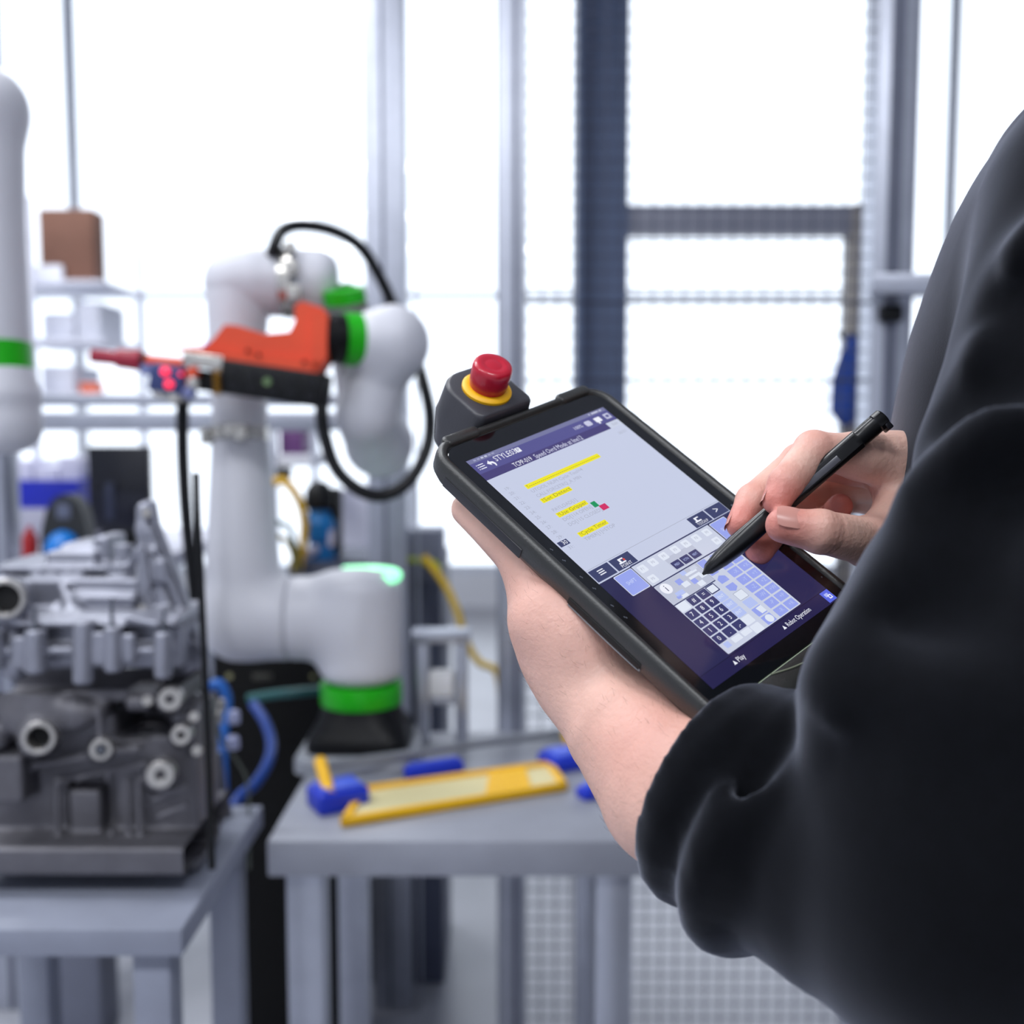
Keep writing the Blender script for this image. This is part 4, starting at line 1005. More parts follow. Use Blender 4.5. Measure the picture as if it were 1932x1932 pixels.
# big bore at the left
H1.cyl(P(8, 1130, 1.16), P(8, 1130, 1.30), e(44), .004, .006); H1.cyl(P(8, 1130, 1.10), P(8, 1130, 1.25), e(28), 0, .002, 's')
H1.cap(P(20, 1170, 1.19), P(30, 1260, 1.18), e(26), e(24), .01)
field_obj('cylinder_head', H1, M_cast, eng, 1)
fl_poly = [(258, 1010), (262, 952), (270, 945), (286, 947), (294, 990), (330, 1085), (366, 1180), (392, 1262), (300, 1264), (264, 1180)]
bm = NB(); add_prism(bm, [P(x, y, 1.236) for x, y in fl_poly], (0, .018, 0)); fl_ = obj('timing_flange', bm, M_cast, eng, smooth=False)
for pts in ([(284, 955), (298, 1000), (334, 1095), (388, 1255)], [(266, 1010), (282, 1110), (300, 1180)], [(282, 1110), (330, 1150)], [(300, 1180), (372, 1215)]):
    bm = NB(); add_tube(bm, [P(x, y, 1.230) for x, y in pts], .0036, 8, 4); obj('rib', bm, M_cast, fl_)
for x, y, r in ((276, 968, 10), (290, 1042, 9), (268, 1148, 8), (342, 1222, 12)):
    bm = NB(); add_cyl(bm, P(x, y, 1.24), P(x, y, 1.22), e(r), e(r * .9), 16); obj('boss', bm, M_mach, fl_)
def ering(x, y, r, ri, d=1.15, ln=.02, m=M_mach, name='port_ring'):
    c = P(x, y, d); ax_ = (CAM_POS - c); ax_.z *= .3; ax_.x *= .4
    bm = NB(); add_lathe(bm, c, ax_, [(e(r) * .98, -ln), (e(r), -ln), (e(r), -.001), (e(r) - .001, 0), (e(ri) + .001, 0), (e(ri), -.001), (e(ri), -ln * .8), (0, -ln * .8)], 32)
    o_ = obj(name, bm, m, eng, angle=35)
    bm = NB(); add_lathe(bm, c, ax_, [(0, -ln * .6), (e(ri) * .98, -ln * .6)], 24); obj('bore_shade', bm, M_bore_shade, o_)  # black disc added across the port, painting the shade inside it
    return o_
ering(8, 1130, 36, 27, 1.155)
for x, y0, y1, r in ((66, 1146, 1190, 4), (211, 1128, 1185, 4), (309, 1150, 1195, 4)):
    bm = NB(); add_cyl(bm, P(x, y1, 1.16), P(x, y0, 1.16), e(r), e(r * .8), 12); add_cyl(bm, P(x, y1, 1.16), P(x, y1 - 7, 1.16), e(9), e(8), 12); obj('stud', bm, M_stud, eng)
# engine block below
H2 = Field(A(P(-90, 1700, 1.12)) - .02, A(P(440, 1240, 1.45)) + .02, 0.0024)
eb(H2, -80, 330, 1268, 1345, 1.19, 1.30); eb(H2, -80, 372, 1340, 1650, 1.22, 1.31)
H2.cap(P(-10, 1298, 1.185), P(160, 1342, 1.185), e(5), e(5), .006); H2.cap(P(80, 1300, 1.19), P(75, 1345, 1.19), e(40), e(34), .02)
H2.cap(P(40, 1350, 1.19), P(140, 1350, 1.19), e(36), e(24), .02); H2.cyl(P(72, 1392, 1.16), P(72, 1392, 1.26), e(34), .006, .01); H2.cyl(P(72, 1392, 1.10), P(72, 1392, 1.24), e(20), 0, .002, 's')
H2.cap(P(150, 1345, 1.19), P(184, 1345, 1.19), e(30), e(14), .015)
eb(H2, 196, 260, 1330, 1412, 1.18, 1.30, .004, .004, 's'); eb(H2, 215, 250, 1260, 1300, 1.15, 1.24, .004, .004, 's'); eb(H2, 250, 310, 1330, 1400, 1.19, 1.27, .004, .004, 's')
H2.cap(P(186, 1338, 1.175), P(190, 1398, 1.175), e(7), e(5), .004); H2.cyl(P(190, 1414, 1.165), P(190, 1414, 1.24), e(20), .003, .004)
for x, y, r in ((320, 1320, 24), (342, 1386, 19), (302, 1464, 28)): H2.cyl(P(x, y, 1.165), P(x, y, 1.30), e(r), .004, .006)
H2.cyl(P(345, 1352, 1.19), P(392, 1352, 1.20), e(16), .003, .006); H2.cyl(P(350, 1416, 1.185), P(392, 1416, 1.20), e(13), .003, .006); H2.cyl(P(240, 1325, 1.185), P(285, 1325, 1.19), e(16), .003, .006)
eb(H2, -40, 42, 1425, 1520, 1.175, 1.30, .006); eb(H2, -60, 5, 1370, 1420, 1.17, 1.30, .01)
H2.cap(P(40, 1448, 1.20), P(260, 1412, 1.20), e(9), e(9), .008); H2.cap(P(100, 1478, 1.205), P(275, 1440, 1.205), e(5), e(5), .004)
for x in (108, 150, 205, 240, 262): H2.cap(P(x, 1470, 1.205), P(x + 4, 1640, 1.205), e(6), e(6), .006)
eb(H2, 115, 205, 1478, 1620, 1.20, 1.24, .004, .004, 's'); eb(H2, 130, 190, 1490, 1600, 1.212, 1.25, .004, .003)
H2.cap(P(290, 1510, 1.19), P(385, 1470, 1.19), e(7), e(7), .006); H2.cap(P(300, 1540, 1.19), P(390, 1505, 1.19), e(6), e(6), .006)
eb(H2, -80, 392, 1600, 1655, 1.17, 1.36, .004)
field_obj('lower_block', H2, M_cast_shade_dirt, eng, 1)
ering(72, 1393, 30, 21, 1.155, .03); ering(190, 1415, 20, 10, 1.16, .014); ering(320, 1320, 21, 8, 1.158); ering(341, 1388, 18, 7, 1.158); ering(302, 1463, 25, 9, 1.158)
bm = NB(); add_cyl(bm, P(190, 1415, 1.17), P(190, 1415, 1.152), e(9), e(7), 6); obj('bolt', bm, M_stud, eng)
for x, y in ((278, 1322), (366, 1352), (372, 1416)):
    bm = NB(); add_cyl(bm, P(x, y, 1.19), P(x, y, 1.165), e(11), e(10), 6); obj('bolt', bm, M_mach, eng)
# small fittings and wires on the right flank of the engine
ft = thing('hose_fitting', 'cluster of pale fittings with thin wires beside the engine', 'fitting', P(425, 1440, 1.42))
M_pale = mat('pale_plastic', '#aab0d6', 0.4)
for x, y, r, m in ((442, 1352, 11, M_pale), (440, 1400, 12, M_pale), (405, 1400, 8, M_steel), (412, 1352, 9, M_steel), (418, 1330, 8, M_steel)):
    bm = NB(); add_lathe(bm, P(x, y + 12, 1.42), (0, 0, 1), [(0, 0), (mm(r, 1.42), 0), (mm(r, 1.42), .014), (mm(r * .7, 1.42), .017), (0, .017)], 16); obj('connector', bm, m, ft)
bm = NB(); add_tube(bm, [P(410, 1360, 1.42), P(420, 1400, 1.42), P(450, 1440, 1.42), P(468, 1490, 1.42), P(470, 1640, 1.42)], .002, 8, 6); obj('wire', bm, mat('grey_wire', '#5d635c', 0.5), ft)
bm = NB(); add_tube(bm, [P(405, 1420, 1.42), P(412, 1480, 1.42), P(425, 1540, 1.42), P(424, 1600, 1.43)], .010, 10, 6); obj('stem', bm, M_stud, ft)
# stand
st = thing('work_stand', 'grey steel stand carrying the engine block', 'stand', (P(150, 1700, 1.3).x, 1.28, 0))
zt_ = P(150, 1650, 1.23).z - .002
xa, xb = P(-140, 1650, 1.23).x, P(408, 1650, 1.23).x
M_stand = mat('stand_paint', '#8b90a0', 0.5, var=0.08)
box = lambda a, b, m, n, bv=.002: obj(n, box2(NB(), a, b, bv), m, st)
box((xa, 1.06, zt_ - .03), (xb, 1.42, zt_), M_stand, 'stand_top')
for x in (xa + .02, xb - .06):
    for y in (1.08, 1.36): box((x, y, 0), (x + .04, y + .04, zt_ - .03), M_stand, 'leg')
box((xa + .06, 1.09, .30), (xb - .06, 1.11, .34), M_stand, 'rail')
# the stop cable hanging to the floor would rest here
# ------------------------------------------------------------------ machine table with clamps
def onz(px, py, z):
    d = P(px, py, 1.0) - CAM_POS; t = (z - CAM_Z) / d.z
    return CAM_POS + d * t
ZD = 0.846
M_deck = mat('deck_grey', '#9a9da8', 0.45, metal=0.2, var=0.08, scale=10)
M_bluep = mat('clamp_blue', '#1634c4', 0.4, var=0.06)
M_yelp = mat('marking_yellow', '#f0b800', 0.5, var=0.05)
M_cream = mat('tray_cream', '#d9cfa0', 0.55, var=0.06)
M_rodg = mat('rod_grey', '#8f939b', 0.4, metal=0.4)
xl, xr = P(590, 1450, 1.62).x - .02, P(1135, 1450, 1.80).x + .03
deck = thing('machine_table', 'grey machine table under the robot base with a yellow tray on it', 'table', ((xl + xr) / 2, 1.66, 0))
obj('table_top', box2(NB(), (xl, 1.36, ZD - .05), (xr, 1.86, ZD), .003), M_deck, deck)
for x in (xl + .02, xr - .07):
    for y in (1.38, 1.79): obj('leg', box2(NB(), (x, y, 0), (x + .05, y + .05, ZD - .05), .003), M_alu, deck)
obj('lower_rail', box2(NB(), (xl + .07, 1.39, .22), (xr - .07, 1.42, .27), .003), M_alu, deck)
zb2 = zb
pl = NB(); loft(pl, [sq_ring(bx.x, bx.y, ZD, .098, .025), sq_ring(bx.x, bx.y, zb2 - .006, .098, .025), sq_ring(bx.x, bx.y, zb2, .094, .022)])
tag(obj('mounting_plate', pl, mat('plate_grey', '#a6aab2', 0.4, metal=0.3), angle=35), 'thick grey mounting plate under the black robot base', 'plate')
# yellow edged tray
tr = thing('tray', 'long flat tray with yellow edges at the front of the machine table', 'tray', onz(870, 1480, ZD))
corn = [onz(660, 1523, ZD), onz(1052, 1468, ZD), onz(1030, 1452, ZD), onz(700, 1497, ZD)]
corn = [onz(650, 1560, ZD), onz(1064, 1492, ZD), onz(1036, 1452, ZD), onz(690, 1500, ZD)]
bm = NB(); add_prism(bm, corn, (0, 0, .008)); obj('tray_plate', bm, M_cream, tr, smooth=False)
for a, b in zip(corn, corn[1:] + corn[:1]):
    bm = NB(); d = (b - a).normalized(); add_box(bm, (a + b) / 2 + Vector((0, 0, .008)), ((b - a).length / 2 + .004, .005, .006), frame((0, 0, 1), d), .001); obj('edge_strip', bm, M_yelp, tr)
bm = NB(); a, b = corn[3].lerp(corn[2], .66), corn[3].lerp(corn[2], .86); c_, d_ = corn[0].lerp(corn[1], .84), corn[0].lerp(corn[1], .62)
add_prism(bm, [a + Vector((0, 0, .008)), b + Vector((0, 0, .008)), c_ + Vector((0, 0, .008)), d_ + Vector((0, 0, .008))], (0, 0, .004)); obj('yellow_pad', bm, M_yelp, tr, smooth=False)
# rod lying across the table
hose('guide_rod', [(598, 1445, 1.60), (760, 1424, 1.66), (900, 1404, 1.74), (1062, 1384, 1.86)], .0065, M_rodg, 'thin grey guide rod running across the machine table', 'rod', n=2)
# blue clamp blocks
def clamp(px0, py0, px1, py1, h, label, w=.03, z=ZD):
    a, b = onz(px0, py0, z), onz(px1, py1, z); d = (b - a).normalized(); t = thing('clamp_block', label, 'clamp', (a + b) / 2, 'blue clamp blocks on the machine table')
    bm = NB(); add_box(bm, (a + b) / 2 + Vector((0, 0, h / 2)), ((b - a).length / 2, w / 2, h / 2), frame((0, 0, 1), d), .004); obj('block', bm, M_bluep, t)
    bm = NB(); add_box(bm, (a + b) / 2 + Vector((0, 0, h + .003)), ((b - a).length / 2 - .008, w / 2 - .007, .003), frame((0, 0, 1), d), .001); obj('pad', bm, mat('clamp_blue_top', '#4a63d8', 0.45), t)
    return t
clamp(764, 1470, 872, 1453, .018, 'long blue clamp bar in front of the small aluminium frame', .022)
clamp(590, 1530, 684, 1512, .030, 'blue clamp block with a yellow lever at the left corner of the table', .06)
clamp(1030, 1452, 1096, 1440, .022, 'blue clamp block at the back right of the table beside the forearm', .06)
clamp(1094, 1508, 1134, 1500, .016, 'small blue clamp at the right edge of the table', .03)
for pts, label in (([(604, 1436, 1.56), (612, 1465, 1.53), (622, 1500, 1.50)], 'yellow lever on the left clamp block'), ([(1068, 1380, 1.80), (1072, 1395, 1.795), (1078, 1415, 1.79)], 'yellow lever on the right clamp block')):
    hose('clamp_lever', pts, .0095, M_yelp, label, 'lever')
# small aluminium frame standing on the table
sf = thing('small_frame', 'small aluminium frame of two legs and a top bar behind the robot base', 'frame', P(830, 1410, 1.80))
FD = 1.80
def alu_bar(px0, px1, py0, py1, d, depth, par, name='bar', m=None): return obj(name, px_box(px0, px1, py0, py1, d, depth, .003), m or M_alu, par)
pyd = 800 + (CAM_Z - ZD) / 1.82 * FPX
alu_bar(775, 886, 1193, 1214, FD, .05, sf, 'top_bar')
for x in (784, 858): alu_bar(x, x + 24, 1214, pyd + 4, FD + .01, .035, sf, 'leg')
alu_bar(806, 860, 1318, 1330, FD + .01, .04, sf, 'shelf')
tag(obj('white_box', px_box(808, 856, 1268, 1318, FD + .012, .03, .006), mat('white_card', '#f2f2f6', 0.6)), 'small white box on the shelf of the aluminium frame', 'box')
# black control cabinet left of the robot base
cab = thing('control_cabinet', 'black control cabinet between the engine and the robot base', 'cabinet', (P(500, 1400, 2.0).x, 2.2, 0))
ca, cb = P(392, 1236, 1.98), P(598, 1236, 1.98)
M_cab = mat('cabinet_black', '#020203', 0.6, var=0.1, spec=0.2)
obj('body', box2(NB(), (ca.x, 1.98, 0), (cb.x + .03, 2.30, ca.z), .005), M_cab, cab)
for x, y, r in ((432, 1276, 6), (590, 1276, 4)):
    bm = NB(); add_cyl(bm, P(x, y, 1.98), P(x, y, 1.96), mm(r, 1.98), None, 16); obj('button', bm, mat('button_ivory', '#8c8a68', 0.5), cab)
bm = NB(); add_box(bm, P(495, 1277, 1.976), (mm(18, 1.98), .003, mm(5, 1.98)), None, .001); obj('name_plate', bm, mat('plate_dim', '#34342c', 0.5), cab)
# hoses in front of the cabinet
hose('hose', [(470, 1318, 1.90), (520, 1310, 1.88), (560, 1306, 1.86), (606, 1302, 1.86)], .0085, mat('teal_hose', '#0d5c5c', 0.4), 'teal hose running behind the green base ring', 'hose')
hose('hose', [(478, 1328, 1.80), (500, 1362, 1.76), (512, 1402, 1.72), (505, 1440, 1.66), (480, 1480, 1.60), (448, 1508, 1.56), (430, 1560, 1.55), (436, 1700, 1.56)], .0085, mat('blue_hose', '#0d3f96', 0.4), 'dark blue hose curving down beside the robot base', 'hose')
hose('hose', [(396, 1296, 1.6), (412, 1290, 1.6), (424, 1305, 1.6), (428, 1330, 1.6), (420, 1420, 1.58), (424, 1560, 1.57), (428, 1700, 1.58)], .008, mat('blue_hose_light', '#1d66c0', 0.4), 'bright blue hose bending over beside the engine', 'hose')

# ------------------------------------------------------------------ aluminium frame of the cell and the mesh fence
def profile_post(par, px0, px1, d, z1, name='post', grooves=((.62, .80),), m=None):
    a, b = P(px0, 800, d), P(px1, 800, d); w = b.x - a.x
    o = obj(name, box2(NB(), (a.x, a.y, 0), (b.x, a.y + w, z1), .003), m or M_alu, par)
    for g0, g1 in grooves: obj('groove', box2(NB(), (a.x + w * g0, a.y - .001, .005), (a.x + w * g1, a.y + .004, z1 - .005)), M_alu_d, o, smooth=False)
    return o
fr = thing('cell_frame', 'aluminium profile frame of the robot cell with two crossbeams behind the robot', 'frame', (P(380, 800, 2.4).x, 2.4, 0))
profile_post(fr, 692, 766, 2.40, 2.55, grooves=((.42, .50),)); profile_post(fr, -70, 0, 2.40, 2.55)
for y0, y1, dd in ((744, 766, 2.37), (778, 813, 2.35)):
    a, b = P(-60, y1, dd), P(700, y0, dd); obj('crossbeam', box2(NB(), (a.x, dd, a.z), (b.x, dd + .04, b.z), .004), M_alu, fr)
a, b = P(786, 800, 2.44), P(790, 800, 2.44); obj('thin_rod', box2(NB(), (a.x, 2.43, 0), (b.x, 2.435, 2.55)), M_alu, fr)
post = thing('frame_post', 'tall aluminium profile post behind the stop button', 'post', (P(964, 800, 2.0).x, 2.02, 0))
profile_post(post, 938, 990, 2.0, 2.35, 'profile', ((.58, .74), (.0, .05)))
fe = thing('mesh_fence', 'wire mesh safety fence with grey posts behind the tablet', 'fence', (P(1330, 800, 2.1).x, 2.1, 0))
profile_post(fe, 1640, 1716, 2.10, 2.45, grooves=((.30, .62),))
a, b = P(1630, 560, 2.06), P(1730, 522, 2.06); obj('crossbeam', box2(NB(), (a.x, 2.04, a.z), (b.x + .5, 2.085, b.z), .003), M_alu, fe)
obj('latch', px_box(1664, 1706, 574, 606, 2.06, .03, .006), M_black, fe)
wm = NB(); fx0, fx1, fy = P(992, 800, 2.12).x, P(1640, 800, 2.12).x, 2.12
nx = int((fx1 - fx0) / .031)
for i in range(nx + 1):
    x = fx0 + (fx1 - fx0) * i / nx; add_cyl(wm, (x, fy, .12), (x, fy, 2.36), .0014, None, 5, False)
for k in range(int(2.24 / .031) + 1):
    z = .12 + .031 * k; add_cyl(wm, (fx0, fy + .003, z), (fx1, fy + .003, z), .0014, None, 5, False)
tag(obj('wire_mesh', wm, mat('fence_wire', '#3c4258', 0.5, metal=0.3), fe), kind='stuff')
for py in (572, 716):
    z = P(1300, py, 2.11).z; obj('stiffener_wire', add_cyl(NB(), (fx0, fy - .004, z), (fx1, fy - .004, z), .002, None, 8), mat('fence_wire', '#3c4258'), fe)
for py in (760, 440):
    pass
obj('bottom_rail', box2(NB(), (fx0, fy - .012, .08), (fx1, fy + .012, .12), .002), M_alu, fe)
obj('top_rail', box2(NB(), (fx0, fy - .012, 2.36), (fx1, fy + .012, 2.40), .002), M_alu, fe)

# ------------------------------------------------------------------ things behind the cell
M_cabg = mat('cabinet_grey', '#4a5064', 0.5, var=0.06)
gc1 = thing('equipment_cabinet', 'dark grey equipment cabinet behind the robot shoulder', 'cabinet', (P(690, 1060, 2.5).x, 2.6, 0))
ga_, gb_ = P(540, 1062, 2.53), P(832, 1062, 2.53)
obj('body', box2(NB(), (ga_.x, 2.53, 0), (gb_.x, 2.85, ga_.z), .004), M_cabg, gc1)
obj('door', box2(NB(), (ga_.x + .02, 2.52, .1), (gb_.x - .02, 2.53, ga_.z - .05), .003), M_cabg, gc1)
tag(obj('junction_box', px_box(748, 836, 1000, 1061, 2.54, .12, .004), mat('box_grey', '#8e93a6', 0.5)), 'light grey junction box on top of the equipment cabinet', 'box')
hose('cable', [(700, 1052, 2.46), (735, 1055, 2.46), (765, 1055, 2.46), (815, 1062, 2.46), (828, 1075, 2.465)], .0075, mat('yellowgreen_cable', '#b5c800', 0.45), 'yellow-green cable lying across the junction box', 'cable')
hose('cable', [(800, 1050, 2.44), (838, 1100, 2.42), (862, 1150, 2.40), (880, 1210, 2.38), (905, 1250, 2.36), (940, 1275, 2.34), (950, 1400, 2.34)], .0085, mat('yellow_cable', '#c8a400', 0.45), 'yellow cable hanging right of the robot shoulder', 'cable')
# blue pump on the cabinet
pump = thing('pump', 'bright blue pump body with a black dome on top', 'pump', P(612, 1062, 2.56))
M_pb = mat('pump_blue', '#0a72b8', 0.4, var=0.08)
zt2 = ga_.z
pcx = P(603, 1000, 2.6); R2 = lambda px: mm(px, 2.6)
zz = lambda py: P(603, py, 2.6).z
bm = NB(); add_lathe(bm, (pcx.x, pcx.y, zt2), (0, 0, 1), [(0, 0), (R2(30), 0), (R2(30), .02), (R2(22), .03), (R2(20), zz(1020) - zt2), (R2(30), zz(1015) - zt2), (R2(31), zz(985) - zt2), (R2(22), zz(975) - zt2), (R2(20), zz(958) - zt2), (0, zz(958) - zt2)], 28); obj('pump_body', bm, M_pb, pump, angle=40)
bm = NB(); add_lathe(bm, (pcx.x, pcx.y, zz(960)), (0, 0, 1), [(0, 0), (R2(26), 0), (R2(28), R2(15)), (R2(26), R2(35)), (R2(16), R2(50)), (0, R2(55))], 28); obj('dome', bm, M_black, pump, angle=60)
bm = NB(); add_box(bm, P(618, 985, 2.64), (R2(26), .03, R2(66)), None, .01); obj('back_plate', bm, M_cab, pump)
bm = NB(); add_cyl(bm, P(596, 1035, 2.56), P(580, 1045, 2.54), R2(9), R2(9), 16); obj('outlet', bm, mat('pump_pale', '#c8c4d8', 0.4), pump)
bm = NB(); add_cyl(bm, P(625, 1000, 2.58), P(625, 1030, 2.58), R2(7), R2(7), 12); obj('sight_glass', bm, mat('pump_pale', '#c8c4d8'), pump)
hose('cable', [(505, 915, 2.52), (535, 908, 2.52), (562, 940, 2.52), (574, 985, 2.52), (570, 1040, 2.52), (562, 1075, 2.52)], .011, mat('bright_yellow_cable', '#e8b400', 0.45), 'thick bright yellow cable behind the robot column', 'cable')
hose('cable', [(520, 985, 2.50), (545, 995, 2.50), (556, 1030, 2.50), (562, 1075, 2.50)], .007, mat('teal_hose', '#0d5c5c'), 'thin teal tube beside the yellow cable', 'cable')
hose('cable', [(522, 1010, 2.49), (540, 1020, 2.49), (552, 1045, 2.49), (556, 1078, 2.49)], .007, mat('dull_yellow_cable', '#8f7a10', 0.45), 'dull yellow tube low beside the robot column', 'cable')
# white cabinet and shelf with a purple crate
M_wc = mat('cabinet_white', '#d9daea', 0.5, var=0.03)
wc = thing('storage_cabinet', 'pale lavender storage cabinet seen under the hose loop', 'cabinet', (P(700, 930, 3.3).x, 3.4, 0))
a, b = P(636, 925, 3.3), P(768, 925, 3.3); obj('body', box2(NB(), (a.x, 3.3, 0), (b.x, 3.7, a.z), .005), M_wc, wc); obj('door', box2(NB(), (a.x + .015, 3.29, .05), (b.x - .015, 3.3, a.z - .03), .003), M_wc, wc)
sh = thing('shelf_unit', 'white shelf unit with a purple crate behind the robot column', 'shelf', (P(555, 870, 2.95).x, 3.0, 0))
SD = 2.95
a, b = P(508, 880, SD), P(600, 858, SD)
obj('shelf_board', box2(NB(), (a.x, SD, a.z), (b.x, SD + .3, b.z), .003), mat('shelf_white', '#f0f0f8', 0.5), sh)
for x in (511, 588):
    p0, p1 = P(x, 800, SD), P(x + 11, 800, SD); obj('post', box2(NB(), (p0.x, SD - .01, 0), (p1.x, SD + .02, P(x, 806, SD).z), .002), M_alu, sh)
tag(obj('crate', px_box(527, 571, 812, 857, SD + .02, .2, .004), mat('crate_purple', '#6a3f78', 0.5)), 'purple crate on the white shelf behind the robot column', 'crate')
tag(obj('motor_box', px_box(520, 545, 882, 905, SD - .03, .05, .004), M_black), 'small black box under the white shelf board', 'box')

# ------------------------------------------------------------------ bench at the left with a monitor, crate and vise
BD = 2.75
zbench = P(100, 1040, BD).z
bn = thing('workbench', 'white workbench behind the engine block', 'workbench', (P(120, 1040, BD).x, BD + .3, 0))
a, b = P(-160, 1040, BD), P(335, 1040, BD)
obj('bench_top', box2(NB(), (a.x, BD - .15, zbench - .04), (b.x, BD + .6, zbench), .003), mat('bench_white', '#d5d6e4', 0.5), bn)
for x in (a.x + .03, b.x - .08):
    for y in (BD - .12, BD + .5): obj('leg', box2(NB(), (x, y, 0), (x + .05, y + .05, zbench - .04), .002), M_alu, bn)
mo = thing('monitor', 'dark monitor standing on the workbench left of the robot column', 'monitor', P(223, 1040, BD))
M_scr = mat('monitor_screen', '#04060f', 0.25, var=0.0)
obj('panel', px_box(166, 282, 842, 1004, BD, .03, .005), mat('monitor_case', '#0a0d1a', 0.4), mo)
obj('screen', px_box(171, 277, 848, 920, BD - .004, .004), M_scr, mo); obj('lower_panel', px_box(171, 277, 928, 998, BD - .006, .006, .003), mat('monitor_lower', '#0c1024', 0.35), mo)
obj('strip', px_box(199, 214, 912, 980, BD - .012, .006, .002), mat('strip_grey', '#3a4058', 0.4), mo); obj('foot', px_box(190, 256, 1004, 1040, BD + .02, .03, .004), M_black, mo)
bc = thing('storage_crate', 'bright blue storage crate on the workbench at the left edge', 'crate', P(75, 955, BD + .1))
a, b = P(4, 955, BD + .12), P(150, 906, BD + .12)
for (x0, x1, y0, y1) in ((a.x, b.x, 0, .01), (a.x, b.x, .24, .25), (a.x, a.x + .01, .01, .24), (b.x - .01, b.x, .01, .24)):
    obj('side', box2(NB(), (x0, a.y + y0, a.z), (x1, a.y + y1, b.z), .002), mat('crate_blue', '#0b1fa8', 0.45), bc)
obj('bottom', box2(NB(), (a.x, a.y, a.z - .01), (b.x, a.y + .25, a.z), .001), mat('crate_blue', '#0b1fa8'), bc)
tag(obj('crate_stand', px_box(-20, 158, 959, 1029, BD + .12, .26, .004), mat('stand_white', '#a8a8b8', 0.5)), 'grey riser box under the blue crate', 'box')
for x0, x1, y0, lb in ((30, 62, 868, 'tall'), (66, 110, 880, 'middle'), (112, 152, 862, 'right')):
    tag(obj('carton', px_box(x0, x1, y0, 925, BD + .2, .1, .004), mat('carton_white', '#dcdcf0', 0.6)), {'tall': 'narrow white carton at the left in the blue crate', 'middle': 'low white carton in the middle of the blue crate', 'right': 'white carton at the right end of the blue crate'}[lb], 'carton', 'white cartons standing in the blue crate')
br2 = thing('machine_bracket', 'black arched bracket with a square window and blue dome above the engine', 'bracket', P(120, 1050, 2.3))
VD = 2.30
arch = [(76, 1050), (78, 1000), (86, 965), (98, 942), (112, 934), (130, 934), (144, 944), (156, 968), (164, 1005), (166, 1050), (148, 1050), (140, 1020), (102, 1020), (92, 1050)]
bm = NB(); add_prism(bm, [P(x, y, VD) for x, y in arch], (0, .05, 0)); obj('arch', bm, mat('bracket_black', '#14181c', 0.5), br2, smooth=False)
obj('window_plate', px_box(106, 132, 950, 978, VD - .003, .003), mat('bracket_plate', '#5c6278', 0.4), br2)
bm = NB(); add_lathe(bm, P(119, 1042, VD - .01), (0, 0, 1), [(mm(32, VD), 0), (mm(32, VD), .01), (mm(28, VD), mm(22, VD)), (mm(17, VD), mm(36, VD)), (0, mm(42, VD))], 24); obj('dome', bm, mat('dome_blue', '#0a78d0', 0.35), br2, angle=60)
vs = thing('instrument_stand', 'grey pillar stand holding the arched bracket', 'stand', (P(120, 1050, VD + .02).x, VD, 0))
a, b = P(76, 1050, VD), P(166, 1050, VD)
obj('pillar', box2(NB(), (a.x, VD - .03, 0), (b.x, VD + .08, a.z), .004), mat('pillar_grey', '#6c7080', 0.5), vs)
tag(obj('fire_bottle', add_lathe(NB(), P(58, 1060, 2.35), (0, 0, 1), [(0, 0), (mm(14, 2.35), 0), (mm(15, 2.35), .01), (mm(14, 2.35), mm(48, 2.35)), (mm(6, 2.35), mm(60, 2.35)), (mm(5, 2.35), mm(68, 2.35)), (0, mm(68, 2.35))], 20), mat('bottle_red', '#a01018', 0.4)), 'small red bottle beside the arched bracket', 'bottle')
a = P(58, 1060, 2.35); tag(obj('bottle_stand', box2(NB(), (a.x - .03, 2.33, 0), (a.x + .025, 2.42, a.z), .003), mat('pillar_grey', '#6c7080')), 'narrow grey stand under the red bottle', 'stand')
# rack with a cardboard box, top left
rk = thing('storage_rack', 'white storage rack holding a brown cardboard box at the upper left', 'rack', (P(120, 540, 4.6).x, 4.8, 0))
KD = 4.6
M_rk = mat('rack_white', '#e6e8f4', 0.5)
for py in (532, 640, 742, 870, 1000):
    a, b = P(20, py + 9, KD), P(205, py, KD); obj('shelf_board', box2(NB(), (a.x, KD, a.z), (b.x, KD + .5, b.z), .003), M_rk, rk)
for x, dy in ((22, 0), (62, 0), (192, .49)):
    p0, p1 = P(x, 800, KD - .02), P(x + 12, 800, KD - .02); obj('post', box2(NB(), (p0.x, KD - .03 + dy, 0), (p1.x, KD + .01 + dy, P(x, 380, KD).z), .003), M_rk, rk)
tag(obj('cardboard_box', px_box(74, 176, 395, 531, KD + .03, .14, .004), mat('cardboard', '#7a5546', 0.8, var=0.1, scale=8, bump=0.1)), 'brown cardboard box on the top shelf of the white rack', 'box')
for k, (x0, x1, y0, y1) in enumerate(((52, 116, 500, 532), (80, 140, 590, 639), (145, 188, 570, 639), (78, 140, 690, 741))):
    tag(obj('carton', px_box(x0, x1, y0, y1, KD + (0 if k == 0 else .05), .3 if k else .025, .004), mat('carton_pale', '#eceef8', 0.6)),
        ('small white carton in front of the brown cardboard box', 'white carton left on the second rack shelf', 'wide white carton right on the second rack shelf', 'white carton on the third rack shelf')[k], 'carton', 'white cartons on the rack')
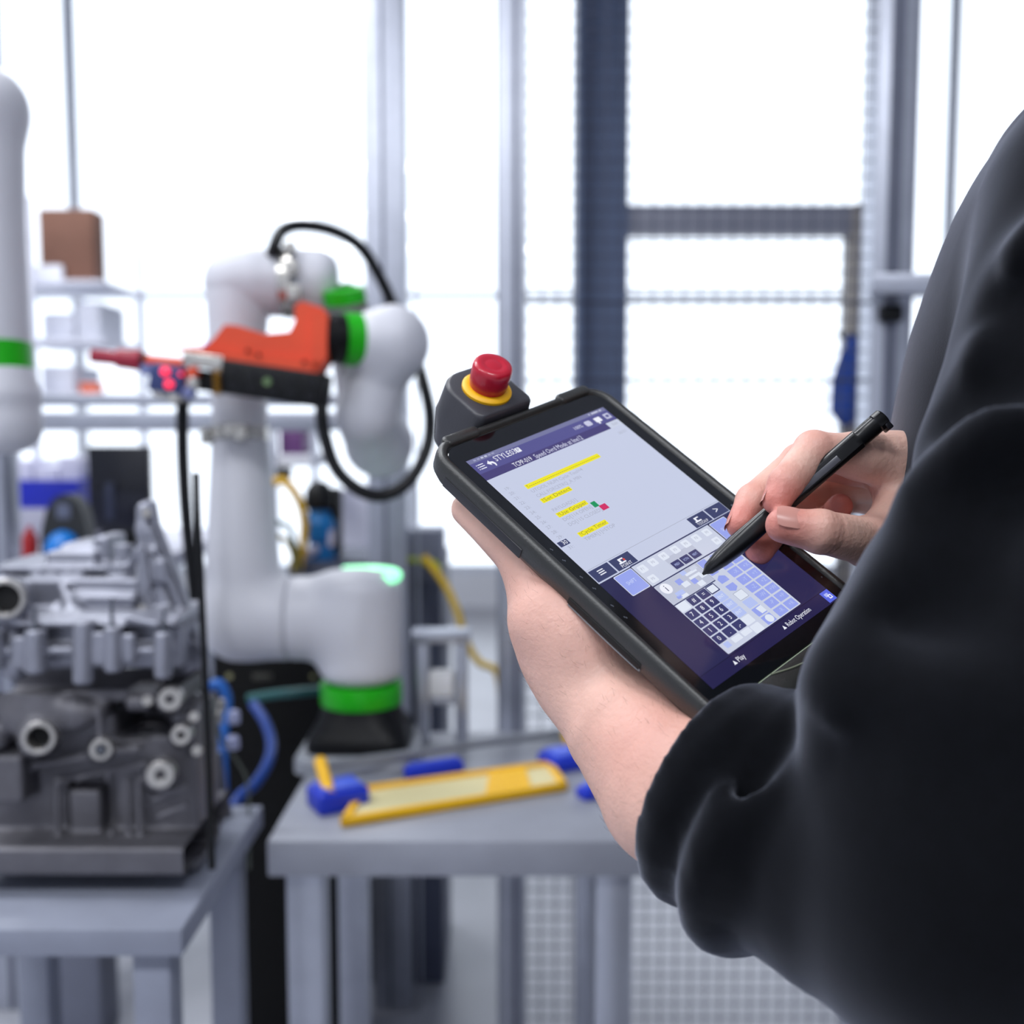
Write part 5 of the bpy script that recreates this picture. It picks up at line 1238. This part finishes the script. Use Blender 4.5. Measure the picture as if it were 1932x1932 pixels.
tag(obj('orange_tray', px_box(150, 186, 722, 741, KD + .02, .06, .003), mat('tray_orange', '#e8704a', 0.5)), 'small orange tray on the third rack shelf', 'tray')
# beyond the fence
JD = 5.2
jt = P(1600, 642, JD)
cs = thing('coat_stand', 'slim dark coat stand beyond the mesh fence', 'coat stand', (jt.x, jt.y, 0))
bm = NB(); add_cyl(bm, (jt.x, jt.y, .03), (jt.x, jt.y, jt.z + .04), .014, .012, 14); obj('pole', bm, M_black, cs)
for k in range(4):
    a_ = k * 1.5708 + .4; bm = NB(); add_tube(bm, [(jt.x, jt.y, .12), (jt.x + .12 * math.cos(a_), jt.y + .12 * math.sin(a_), .05), (jt.x + .22 * math.cos(a_), jt.y + .22 * math.sin(a_), .012)], .011, 8, 5); obj('foot', bm, M_black, cs)
    bm = NB(); add_tube(bm, [(jt.x, jt.y, jt.z), (jt.x + .05 * math.cos(a_), jt.y + .05 * math.sin(a_), jt.z + .01), (jt.x + .07 * math.cos(a_), jt.y + .07 * math.sin(a_), jt.z + .045)], .006, 8, 5); obj('hook', bm, M_black, cs)
FJ = Field(A(jt) - np.array([.16, .16, .46]), A(jt) + np.array([.16, .12, .06]), 0.006)
j0 = jt + Vector((-.01, -.075, 0))
FJ.chain([j0 + Vector((.015, .02, -.01)), j0 + Vector((-.005, 0, -.16)), j0 + Vector((-.015, 0, -.36))], [.032, .052, .062], .02)
FJ.chain([j0 + Vector((.03, .0, -.05)), j0 + Vector((.065, -.01, -.18)), j0 + Vector((.062, -.01, -.33))], [.026, .026, .024], .012)
FJ.chain([j0 + Vector((-.03, .0, -.07)), j0 + Vector((-.07, -.01, -.2)), j0 + Vector((-.075, -.01, -.35))], [.024, .025, .024], .012)
tag(field_obj('jacket', FJ, mat('jacket_blue', '#1f3f8c', 0.85, var=0.1, scale=30, bump=0.2), None, 1), 'blue work jacket hanging on the coat stand beyond the mesh fence', 'jacket')
sg = thing('exit_sign', 'small green sign hanging under the grey transom beam', 'sign', P(1390, 438, 5.96))
obj('sign_panel', px_box(1376, 1404, 408, 437, 5.96, .03, .003), mat('sign_green', '#0b7a2c', 0.5), sg)
